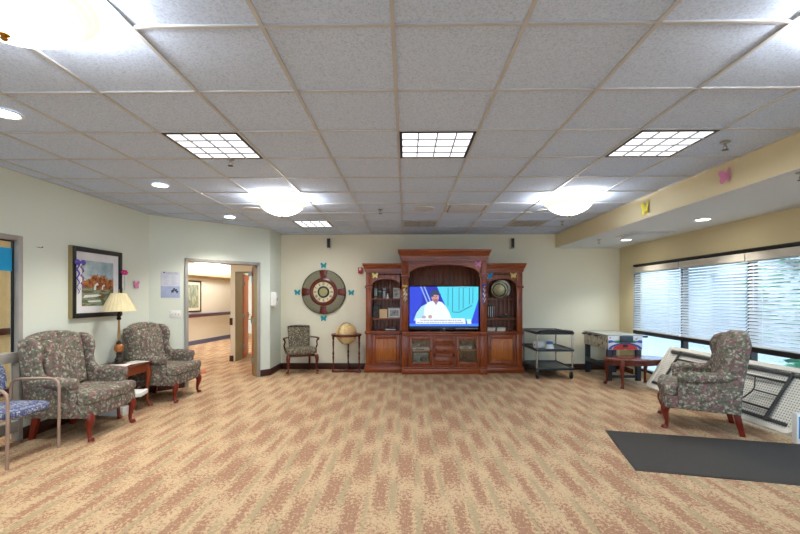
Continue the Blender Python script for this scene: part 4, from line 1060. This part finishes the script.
# ------------------------------------------------------------------ paper decorations
def butterfly(label, loc, s, m, normal='y', rz=0, grp=None, name='paper_butterfly'):
    """flat paper cut-out, 2 mm thick; faces the room"""
    t = thing(name, label, 'decoration', loc, rz, grp)
    up = [(0, .10), (.10, .28), (.32, .50), (.52, .48), (.56, .28), (.44, .04), (.40, -.06), (.46, -.22), (.40, -.42), (.24, -.46), (.10, -.24), (0, -.16)]
    for sg in (-1, 1):
        Q = Matrix.Rotation(-sg*.22, 4, 'Z')
        MB().prism([(sg*p[0]*s, p[1]*s) for p in up], 'y', -.004, -.002, M=Q).build('wing', m, t, ang=0)
    MB().ell((0, -.004, -.02*s), (.035*s, .004, .30*s), 8, 6).build('body', m, t)
    return t
gb = 'teal paper butterflies around the clock'
for (lab, x, z) in (('teal paper butterfly on the wall above the round clock', -1.66, 2.09), ('teal paper butterfly on the wall at the doorway side of the round clock', -2.19, 1.545), ('teal paper butterfly on the wall between the round clock and the cabinet', -1.10, 1.54), ('teal paper butterfly on the wall below the round clock', -1.66, 1.02)):
    butterfly(lab, (x, YB-.002, z), .115, M['teal'], grp=gb)
butterfly('pale yellow paper butterfly on the bookcase corner by the globe', (-.59, 7.94, 1.865), .11, M['pale_yellow'])
butterfly('pink paper butterfly on the upper corner of the television niche', (1.36, 7.785, 2.07), .115, M['pink'])
butterfly('blue paper butterfly at the inner arch corner of the platter bookcase', (1.60, 7.94, 1.86), .115, M['blue_paper'])
butterfly('pale yellow paper butterfly at the outer arch corner of the platter bookcase', (2.06, 7.94, 1.865), .115, M['pale_yellow'])
butterfly('yellow paper butterfly on the golden beam near its far end', (2.998, 5.19, 2.56), .155, M['yellow'], rz=-PI/2)
butterfly('pink paper butterfly on the golden beam opposite the lit panel', (2.998, 3.906, 2.585), .135, M['pink'], rz=-PI/2)
butterfly('pink paper butterfly on the wall between the framed landscape and the poster', (XL+.002, 5.937, 1.63), .12, M['pink'], rz=PI/2)
def streamer(label, loc, rz, m, m2, L_, w_=.05):
    t = thing('ribbon_streamer', label, 'decoration', loc, rz, 'party ribbon streamers')
    b = MB()
    for sg in (-1, 1): b.ell((sg*w_*.5, -.014, .0), (w_*.5, .012, w_*.38), 12, 8)
    b.ell((0, -.016, 0), (.014, .014, .016), 10, 6); b.build('bow', m, t)
    for k, mm in ((0, m), (1, m2), (.5, M['paper'])):
        P_ = [((k-.5)*w_*.7 + .016*math.sin(q*.9 + k*2.0), -.012 - .006*math.cos(q*.9+k), -.012 - L_*(1-.12*k)*q/24) for q in range(25)]
        MB().tube(P_, .009, 6, flat=.4).build('ribbon', mm, t)
    return t
streamer('gold ribbon streamer hanging on the cabinet pilaster between bookcase and television', (-.015, 7.768, 1.66), 0, plain('gold_ribbon', '#d8bd5e', .4), plain('cream_ribbon', '#d9d2bd', .5), .30)
streamer('violet and white ribbon streamer hanging on the cabinet pilaster on the platter side', (1.465, 7.768, 1.68), 0, M['purple'], plain('lilac_ribbon', '#a9a2c0', .5), .34)
streamer('purple ribbon streamer hanging from the near edge of the framed landscape', (XL+.062, 4.826, 1.865), PI/2, M['purple'], plain('blue_red_ribbon', '#7d5a92', .5), .36, .085)
pk = thing('paper_flower', 'hot pink paper flower with white paper tails on the far edge of the framed landscape', 'decoration', (XL+.06, 5.60, 1.79), PI/2)
b = MB()
for k in range(6): b.ell((.045*math.cos(k*PI/3), -.012, .02*math.sin(k*PI/3)), (.03, .012, .018), 10, 6)
b.build('petals', M['hotpink'], pk)
for k in (-1, 0, 1): MB().box((k*.032-.010, -.012, -.24+.03*abs(k)), (k*.032+.010, -.008, -.01)).build('tail', M['paper'] if k else plain('pale_green_paper', '#bcc9b6', .8), pk)

# framed landscape
PY0, PY1, PZ0, PZ1 = 4.744, 5.585, 1.205, 2.055
t = thing('framed_landscape', 'large framed autumn landscape with white mount on the plain wall', 'painting', (XL, (PY0+PY1)/2, PZ0), PI/2)
hw, hh, dp = (PY1-PY0)/2, PZ1-PZ0, .055
q = MB(); e = .055
for (a, c, z0, z1) in ((-hw, -hw+e, 0, hh), (hw-e, hw, 0, hh), (-hw+e, hw-e, 0, e), (-hw+e, hw-e, hh-e, hh)): q.box((a, -dp, z0), (c, -.018, z1), .006)
q.build('frame', M['black'], t)
q = MB(); q.box((-hw-.003, -dp+.006, -.003), (-hw+.004, 0, hh+.003)); q.box((hw-.004, -dp+.006, -.003), (hw+.003, 0, hh+.003)); q.box((-hw, -dp+.006, -.003), (hw, 0, .004)); q.box((-hw, -dp+.006, hh-.004), (hw, 0, hh+.003))
q.build('frame_side', M['gold_frame'], t, ang=0)
MB().box((-hw+e-.01, -.034, e-.01), (hw-e+.01, -.02, hh-e+.01)).build('mount', plain('white_mount', '#dedfe3', .8), t)
t2 = NT('landscape_paint', .6)
tc_ = t2.n('ShaderNodeTexCoord').outputs['Object']; sp = t2.n('ShaderNodeSeparateXYZ', {0: tc_})
nz = t2.noise(tc_, 7, 5, .6); n2 = t2.noise(tc_, 22, 3); n4 = t2.noise(t2.n('ShaderNodeMapping', {'Vector': tc_, 'Scale': (2, 1, 9)}).outputs[0], 3, 4)
zz = t2.math('ADD', sp.outputs[2], t2.math('MULTIPLY', t2.math('SUBTRACT', nz.outputs[0], .5), .26))
land = t2.ramp(n4.outputs[0], [(.35, lin('#6b4a26')), (.47, lin('#5c6a48')), (.55, lin('#8a9a86')), (.66, lin('#7d5528'))])
trees = t2.ramp(n2.outputs[0], [(.35, lin('#5b2f16')), (.5, lin('#9a5628')), (.66, lin('#b98240'))])
sky = t2.ramp(nz.outputs[0], [(.36, lin('#7f9cab')), (.56, lin('#a9bcc2')), (.7, lin('#c9cfca'))])
c = t2.mix(t2.ramp(zz, [(.355, (0, 0, 0, 1)), (.37, (1, 1, 1, 1))]), land, trees)
c = t2.mix(t2.ramp(t2.math('ADD', zz, t2.math('MULTIPLY', t2.math('ABSOLUTE', t2.math('ADD', sp.outputs[0], .02)), .28)), [(.53, (0, 0, 0, 1)), (.55, (1, 1, 1, 1))]), c, sky)
MB().box((-hw+e+.10, -.037, e+.085), (hw-e-.10, -.033, hh-e-.10)).build('canvas', t2.base(c), t, ang=0)
q = MB()
for (x, z, s_) in ((-.03, .335, .05), (.09, .345, .035)):
    q.prism([(x-s_, z), (x-s_*.3, z), (x-s_*.2, z+s_*1.1), (x+s_*.7, z+s_*1.3), (x+s_*.2, z+s_*1.9), (x-s_*.7, z+s_*1.3)], 'y', -.0385, -.0365)
q.prism([(-.25, .24), (-.05, .25), (.06, .275), (-.02, .285), (-.22, .275)], 'y', -.0385, -.0365); q.prism([(-.16, .185), (.05, .19), (.03, .212), (-.18, .205)], 'y', -.0385, -.0365)
q.build('painted_house', plain('paint_white', '#d7dcd8', .7), t, ang=0)

# poster, switch, dispenser, alarm, wall speakers
ca, sa = math.cos(AA), math.sin(AA)
def onwall(u): return (A0[0]+u*ca, A0[1]+u*sa)
p0 = onwall(.245)
def wall_u(px):   # helper in metres along the angled wall
    return px
t = thing('poster', 'pale blue and white notice poster on the angled wall beside the doorway', 'poster', (*onwall(.297), 1.445), AA)
W_, Hh = .27, .41
MB().box((-W_/2, -.004, 0), (W_/2, 0, Hh)).build('sheet', plain('poster_white', '#ccd0dc', .6), t)
MB().box((-W_/2, -.0055, 0), (W_/2, -.003, Hh*.44)).build('snow_field', plain('poster_blue', '#a3afd0', .6, 0, .1, 9), t)
q = MB()
R = random.Random(9)
for (x, z, w_, h_) in ((-.005, .395, .16, .006), (.0, .375, .17, .010)): q.box((x-w_/2+.02, -.0052, z-h_/2), (x+w_/2+.02, -.0038, z+h_/2))
for k in range(9):
    for x0 in (-.095, .015): q.box((x0, -.0052, .205+.017*k), (x0+R.uniform(.05, .09), -.0038, .2085+.017*k))
q.build('print_lines', plain('poster_grey_ink', '#a0a4b2', .7), t, ang=0)
q = MB(); q.prism([(-.105, .388), (-.09, .378), (-.072, .388), (-.078, .40), (-.09, .404), (-.10, .398)], 'y', -.0058, -.0038); q.build('emblem', plain('poster_dark_ink', '#4a5066', .7), t, ang=0)
q = MB()
for (x, z, s_) in ((.03, .10, .034), (.075, .115, .03), (.095, .09, .026), (.05, .135, .022)):
    q.prism([(x-s_*.5, z-s_), (x-s_*.1, z-s_*.2), (x+s_*.2, z-s_), (x+s_*.45, z-s_*.1), (x+s_*.7, z+s_*.7), (x+s_*.1, z+s_*.8), (x-s_*.6, z+s_*.4)], 'y', -.0068, -.0048)
q.build('printed_figures', plain('poster_figures', '#2c2f3c', .7), t, ang=0)
t = thing('light_switch', 'white plate with three light switches below the poster', 'light switch', (*onwall(.37), 1.125), AA)
MB().box((-.085, -.006, 0), (.085, 0, .115), .003).build('plate', M['white'], t)
for k in (-1, 0, 1): MB().box((k*.046-.006, -.014, .045), (k*.046+.006, -.005, .07), .002).build('toggle', M['resin'], t)
t = thing('soap_dispenser', 'white hand sanitizer dispenser on the narrow side wall', 'dispenser', (A1[0], 7.745, 1.28), PI/2)
MB().prism([(-.105, .02), (0, 0), (0, .27), (-.085, .27), (-.11, .22)], 'x', -.062, .062, .012, 3).build('housing', M['white'], t)
MB().box((-.03, -.085, -.02), (.03, -.04, .015), .006).build('nozzle', M['white'], t)
MB().box((-.03, -.112, .10), (.03, -.098, .16), .004).build('window', plain('grey_tint', '#9aa3a8', .3), t)
t = thing('fire_alarm', 'small red fire alarm on the wall above the bookcase by the globe', 'alarm', (-.915, YB, 1.93))
MB().box((-.045, -.05, 0), (.045, 0, .12), .006).build('housing', M['red'], t)
MB().box((-.022, -.058, .06), (.022, -.048, .105), .006).build('strobe', M['white'], t)
def wspk(label, x, z, sgn):
    t = thing('wall_speaker', label, 'speaker', (x, YB, z), 0, 'small black wall speakers')
    MB().box((-.022, -.03, .07), (.022, 0, .12), .004).build('bracket', M['black'], t)
    MB().box((-.038, -.13, 0), (.038, -.03, .205), .006, M=Rz(sgn*.12)).build('cabinet', M['valance'], t)
    MB().box((-.026, -.136, .01), (.036, -.128, .195), .004, M=Rz(sgn*.12)).build('grille', M['black'], t)
wspk('small black wall speaker near the ceiling above the round clock', -1.55, 2.425, .6)
wspk('small black wall speaker near the ceiling at the platter side of the cabinet', 2.115, 2.42, -.2)
# ------------------------------------------------------------------ utility cart
t = thing('utility_cart', 'black three-shelf utility cart with steel posts beside the cabinet', 'cart', (2.64, 7.765, 0))
hx, hy = .335, .435
for z in (.19, .52, .82):
    b = MB(); b.box((-hx, -hy, z-.03), (hx, hy, z), .012, 3)
    for (lo, hi) in (((-hx, -hy), (hx, -hy+.022)), ((-hx, hy-.022), (hx, hy)), ((-hx, -hy), (-hx+.022, hy)), ((hx-.022, -hy), (hx, hy))): b.box((lo[0], lo[1], z-.03), (hi[0], hi[1], z+.018), .008)
    b.build('shelf', M['cart'], t)
for sx in (-1, 1):
    for sy in (-1, 1):
        MB().tube([(sx*.312, sy*.405, .16), (sx*.312, sy*.405, .82)], .0145, 12).build('post', M['chrome'], t)
        b = MB(); b.lathe([(0, .135), (.022, .135), (.022, .165), (0, .165)], (sx*.300, sy*.395, 0), 12)
        for q in (-1, 1): b.prism([(-.02, .145), (.02, .145), (.036, .06), (.012, .05)], 'x', q*.019-.002, q*.019+.002, M=Matrix.Translation((sx*.300, sy*.395, 0)))
        c_ = b.build('caster', M['steel'], t)
        MB().lathe([(0, -.016), (.056, -.016), (.062, -.008), (.062, .008), (.056, .016), (0, .016)], seg=20, M=Matrix.Translation((sx*.300, sy*.395+.012, .0625)) @ Matrix.Rotation(PI/2, 4, 'Y')).build('wheel', M['black'], c_)
b = MB(); b.tube([(-hx+.03, -hy+.02, .82), (-hx+.05, -hy-.035, .845), (-.15, -hy-.06, .86), (.15, -hy-.06, .86), (hx-.05, -hy-.035, .845), (hx-.03, -hy+.02, .82)], .022, 10); b.build('handle', M['black'], t)
o = thing('paper_roll', 'white paper roll lying on the middle shelf of the cart', 'paper roll', (2.445, 7.60, .52), .2)
Q = Matrix.Translation((0, 0, .062)) @ Matrix.Rotation(PI/2, 4, 'Y')
MB().lathe([(.02, -.09), (.062, -.09), (.062, .09), (.02, .09), (.02, -.09)], seg=28, M=Q).build('paper', M['paper'], o)
MB().lathe([(.017, -.088), (.0205, -.088), (.0205, .088), (.017, .088), (.017, -.088)], seg=20, M=Q).build('core', plain('cardboard', '#a98a62', .8), o)
o = thing('wipes_tub', 'blue and white plastic tub on the middle shelf of the cart', 'tub', (2.60, 7.50, .52))
MB().lathe([(0, 0), (.075, 0), (.07, .03), (.055, .085), (0, .085)], seg=24).build('tub', M['white'], o)
MB().lathe([(.0, .085), (.058, .085), (.058, .12), (.05, .13), (0, .13)], seg=24).build('lid', plain('blue_lid', '#3d6fb0', .5), o)

# ------------------------------------------------------------------ game table
t = thing('game_table', 'tabletop game cabinet on dark legs with colourful front panel in the far corner', 'game table', (3.785, 7.67, 0))
hx, y0, y1 = .295, -.49, .46
t2 = NT('game_side_print', .7); v = t2.coord(); vo = t2.n('ShaderNodeTexVoronoi', {'Vector': v, 'Scale': 13}); bwn = t2.n('ShaderNodeSeparateColor', {0: vo.outputs['Color']})
nz = t2.noise(v, 16, 4, .7)
c = t2.ramp(nz.outputs[0], [(.38, lin('#4a463c')), (.45, lin('#c4b8a4')), (.58, lin('#dccfb8')), (.68, lin('#b07f76'))])
side_m = t2.base(t2.mix(t2.math('MULTIPLY', bwn.outputs[0], .3), c, lin('#5d6a4c')))
for q in (-hx, hx-.018): MB().box((q, y0, .545), (q+.018, y1, .785), .003).build('side_panel', side_m, t)
MB().box((-hx+.018, y1-.018, .545), (hx-.018, y1, .785)).build('back_panel', side_m, t)
MB().box((-hx+.018, y0+.018, .60), (hx-.018, y1-.018, .612)).build('playfield', plain('playfield', '#aebfae', .4), t)
MB().box((-hx+.018, y0+.018, .545), (hx-.018, y1-.018, .56)).build('floor_board', side_m, t)
b = MB(); b.box((-hx-.008, y0-.008, .785), (-hx+.03, y1+.008, .80), .004); b.box((hx-.03, y0-.008, .785), (hx+.008, y1+.008, .80), .004); b.box((-hx+.03, y0-.008, .785), (hx-.03, y0+.03, .80), .004); b.box((-hx+.03, y1-.03, .785), (hx-.03, y1+.008, .80), .004)
b.build('rim', plain('rim_grey', '#a9aca6', .5), t)
MB().box((-hx+.03, y0+.03, .788), (hx-.03, y1-.03, .794)).build('cover_board', plain('cover_grey', '#b9bdb6', .4), t)
MB().box((-hx, y0-.004, .545), (hx, y0+.018, .785), .003).build('front_panel', plain('front_white', '#dfe2e6', .5), t)
def arcband(cx, cz, r0, r1, a0, a1, n=18):
    return [(cx+r1[0]*math.cos(a0+(a1-a0)*k/n), cz+r1[1]*math.sin(a0+(a1-a0)*k/n)) for k in range(n+1)], [(cx+r0[0]*math.cos(a0+(a1-a0)*k/n), cz+r0[1]*math.sin(a0+(a1-a0)*k/n)) for k in range(n+1)]
def band(name, cx, cz, r0, r1, a0, a1, c, d):
    A, B = arcband(cx, cz, r0, r1, a0, a1); b = MB()
    for i in range(len(A)-1): b.prism([A[i], A[i+1], B[i+1], B[i]], 'y', y0-.004-d, y0-.003)
    b.build(name, plain('game_'+name, c, .5), t, ang=0)
band('blue_arc', 0, .548, (.235, .085), (.29, .115), .03, PI-.03, '#3a47a8', .0012)
band('red_arc', 0, .548, (.02, .01), (.215, .098), .0, PI, '#c8382c', .002)
for s in (-1, 1):
    b = MB(); b.prism([(s*.29, .655), (s*.29, .705), (s*.24, .71), (s*.17, .69), (s*.12, .655), (s*.2, .672)], 'y', y0-.0052, y0-.003); b.build('blue_swoosh', plain('game_swoosh%d' % s, '#3450b4', .5), t, ang=0)
    b = MB(); b.prism([(s*.22, .692), (s*.15, .705), (s*.06, .70), (s*.06, .66), (s*.12, .66), (s*.17, .682)], 'y', y0-.0056, y0-.003); b.build('green_swoosh', plain('game_green%d' % s, '#3f9a4a', .5), t, ang=0)
MB().prism([(-.045, .59), (.045, .59), (.04, .635), (-.04, .635)], 'y', y0-.008, y0-.003).build('goal_slot', M['black'], t)
MB().box((-.10, y0-.05, .672), (.115, y0-.003, .785), .008).build('score_box', plain('score_box', '#33424a', .4), t)
b = MB(); b.prism([(.16, .74), (.19, .715), (.235, .775), (.19, .735)], 'y', y0-.006, y0-.003); b.prism([(-.27, .74), (-.245, .74), (-.245, .76), (-.27, .76)], 'y', y0-.006, y0-.003)
b.build('red_mark', plain('game_red_mark', '#c23a48', .5), t, ang=0)
for s, yy in ((1, y0+.05), (-1, y0+.28), (-1, y0+.52), (-1, y0+.76)):
    xx = s*(hx+.09); b = MB(); b.tube([(xx-s*.05, yy, .765), (xx, yy, .765), (xx+s*.03, yy, .765)], [.014, .018, .013], 10); b.tube([(s*(hx-.005), yy, .765), (xx, yy, .765)], .006, 8)
    b.build('handle', M['black'], t)
lm_ = plain('game_leg_navy', '#20262f', .5)
for sx in (-1, 1):
    for yy in (y0+.02, y1-.09):
        b = MB(); a, c = sorted((sx*(hx-.005), sx*(hx-.085))); b.box((a, yy, 0), (c, yy+.07, .55), .006); b.build('leg', lm_, t)
b = MB()
for sx in (-1, 1): b.box((min(sx*.30, sx*.27), y0+.05, .22), (max(sx*.30, sx*.27), y1-.05, .30), .004)
b.box((-.26, y1-.07, .15), (.26, y1-.045, .23), .004); b.box((-.25, y0+.03, .05), (.25, y0+.06, .10), .004)
b.build('stretcher', lm_, t)

# ------------------------------------------------------------------ oval coffee table
t = thing('coffee_table', 'oval dark wooden coffee table with curved legs in front of the game table', 'table', (3.745, 6.825, 0), .15)
n = 40
b = MB(); b.prism([(.52*math.cos(2*PI*k/n), .295*math.sin(2*PI*k/n)) for k in range(n)], 'z', .435, .462, .010, 3); b.build('tabletop', M['mahogany_top'], t)
b = MB()
for k in range(n):
    a, c = 2*PI*k/n, 2*PI*(k+1)/n
    b.prism([(.44*math.cos(a), .235*math.sin(a)), (.44*math.cos(c), .235*math.sin(c)), (.42*math.cos(c), .215*math.sin(c)), (.42*math.cos(a), .215*math.sin(a))], 'z', .355, .437)
b.build('apron', M['mahogany_top'], t, ang=50)
for sx in (-1, 1):
    for sy in (-1, 1):
        b = MB(); cabriole(b, (sx*.345, sy*.18, .43), (sx*.352, sy*.20, 0), .037, (sx*.8, sy*.6)); b.build('leg', M['mahogany'], t)

# ------------------------------------------------------------------ folding table leaning on the windows
t = thing('folding_table', 'long white plastic folding table leaning against the windows, underside showing', 'folding table', (3.80, 6.50, .005))
yv = Vector((.55, 0, .835)).normalized(); 
xv = Vector((.042, -1, 0)).normalized()
zv = xv.cross(yv).normalized(); yv = zv.cross(xv)
t.matrix_world = Matrix.Translation((3.79, 6.60, .055)) @ Matrix((xv, yv, zv)).transposed().to_4x4()
LT, WT = 2.37, .745
def rrect(x0, x1, y0, y1, r, n=6):
    P_ = []
    for (cx, cy, a) in ((x1-r, y1-r, 0), (x0+r, y1-r, PI/2), (x0+r, y0+r, PI), (x1-r, y0+r, 1.5*PI)):
        P_ += [(cx+r*math.cos(a+PI/2*k/n), cy+r*math.sin(a+PI/2*k/n)) for k in range(n+1)]
    return P_
t2 = NT('dimpled_plastic', .5)
tc_ = t2.n('ShaderNodeTexCoord').outputs['Object']; sp = t2.n('ShaderNodeSeparateXYZ', {0: tc_})
d_ = t2.math('MULTIPLY', t2.math('SINE', t2.math('MULTIPLY', t2.math('ADD', sp.outputs[0], sp.outputs[1]), 105)), t2.math('SINE', t2.math('MULTIPLY', t2.math('SUBTRACT', sp.outputs[0], sp.outputs[1]), 105)))
dots = t2.ramp(d_, [(.28, (1, 1, 1, 1)), (.5, (0, 0, 0, 1))])
t2.bump(dots, .9, .012)
dim = t2.base(t2.mix(dots, lin('#a5a49c'), lin('#f2f1ea')))  # dimples tinted grey for the shade they hold, on top of the bump
plas = plain('moulded_plastic', '#ebe9e0', .5)
MB().prism(rrect(0, LT, 0, WT, .07), 'z', -.050, -.024, .008, 3).build('tabletop', plas, t)
MB().prism(rrect(.05, LT-.05, .05, WT-.05, .04), 'z', -.025, -.020).build('underside', dim, t)
b = MB(); o_ = rrect(0.002, LT-.002, 0.002, WT-.002, .07); i_ = rrect(.055, LT-.055, .055, WT-.055, .03); n = len(o_)
for k in range(n):
    b.prism([o_[k], o_[(k+1) % n], i_[(k+1) % n], i_[k]], 'z', -.045, .0) if (Vector(o_[k])-Vector(o_[(k+1) % n])).length > 1e-5 else None
b.build('rim', plas, t, ang=45)
for y in (.075, WT-.11): MB().box((.10, y, -.022), (LT-.10, y+.034, .008), .003).build('side_rail', M['charcoal'], t)
for x in (.30, LT-.33): MB().tube([(x, .07, .004), (x, WT-.07, .004)], .017, 12).build('cross_bar', M['charcoal'], t)
for (xa, sg) in ((.30, 1), (LT-.33, -1)):
    r_ = [(xa, .20, .012), (xa+sg*.60, .20, .014), (xa+sg*.70, .22, .014), (xa+sg*.73, .28, .014), (xa+sg*.73, WT-.28, .014), (xa+sg*.70, WT-.22, .014), (xa+sg*.60, WT-.20, .014), (xa, WT-.20, .012)]
    lg = MB().tube(r_, .0125, 10).build('leg', M['charcoal'], t)
    MB().tube([(xa+sg*.38, .20, .022), (xa+sg*.30, WT/2-.03, .026), (xa+sg*.30, WT/2+.03, .026), (xa+sg*.38, WT-.20, .022)], .008, 8).tube([(xa+sg*.30, WT/2, .026), (xa+sg*.02, WT/2, .012)], .008, 8).build('leg_brace', M['charcoal'], lg)
for y in (.18, .52): MB().lathe([(0, 0), (.018, 0), (.014, .004), (0, .005)], (.028, y, -.001), 14).build('moulded_boss', plas, t)

bx = thing('carton', 'white and blue carton on the carpet by the windows, cut off by the view edge', 'box', (4.075, 4.165, 0), -.04)
MB().box((-.20, -.03, 0), (.20, .03, .30), .004).build('box', M['white'], bx)
MB().box((-.185, -.0315, .05), (.17, .0, .27), .002).build('printed_panel', plain('carton_blue', '#2f7fc4', .5), bx)
# ------------------------------------------------------------------ grey mat
am = math.atan2(-.40, 1.696)
o = thing('floor_mat', 'long charcoal floor mat on the carpet in front of the wing chair by the windows', 'mat', (2.179, 4.515, 0), am)
MB().box((.0, -1.045, 0), (1.86, 0, .008), .003).build('pile', M['mat_grey'], o)
b = MB(); b.box((-.012, -1.057, 0), (1.872, 1e-4-1.045, .005)); b.box((-.012, 0, 0), (1.872, .012, .005)); b.box((-.012, -1.057, 0), (0, .012, .005)); b.box((1.86, -1.057, 0), (1.872, .012, .005))
b.build('rubber_edge', M['black'], o, ang=0)
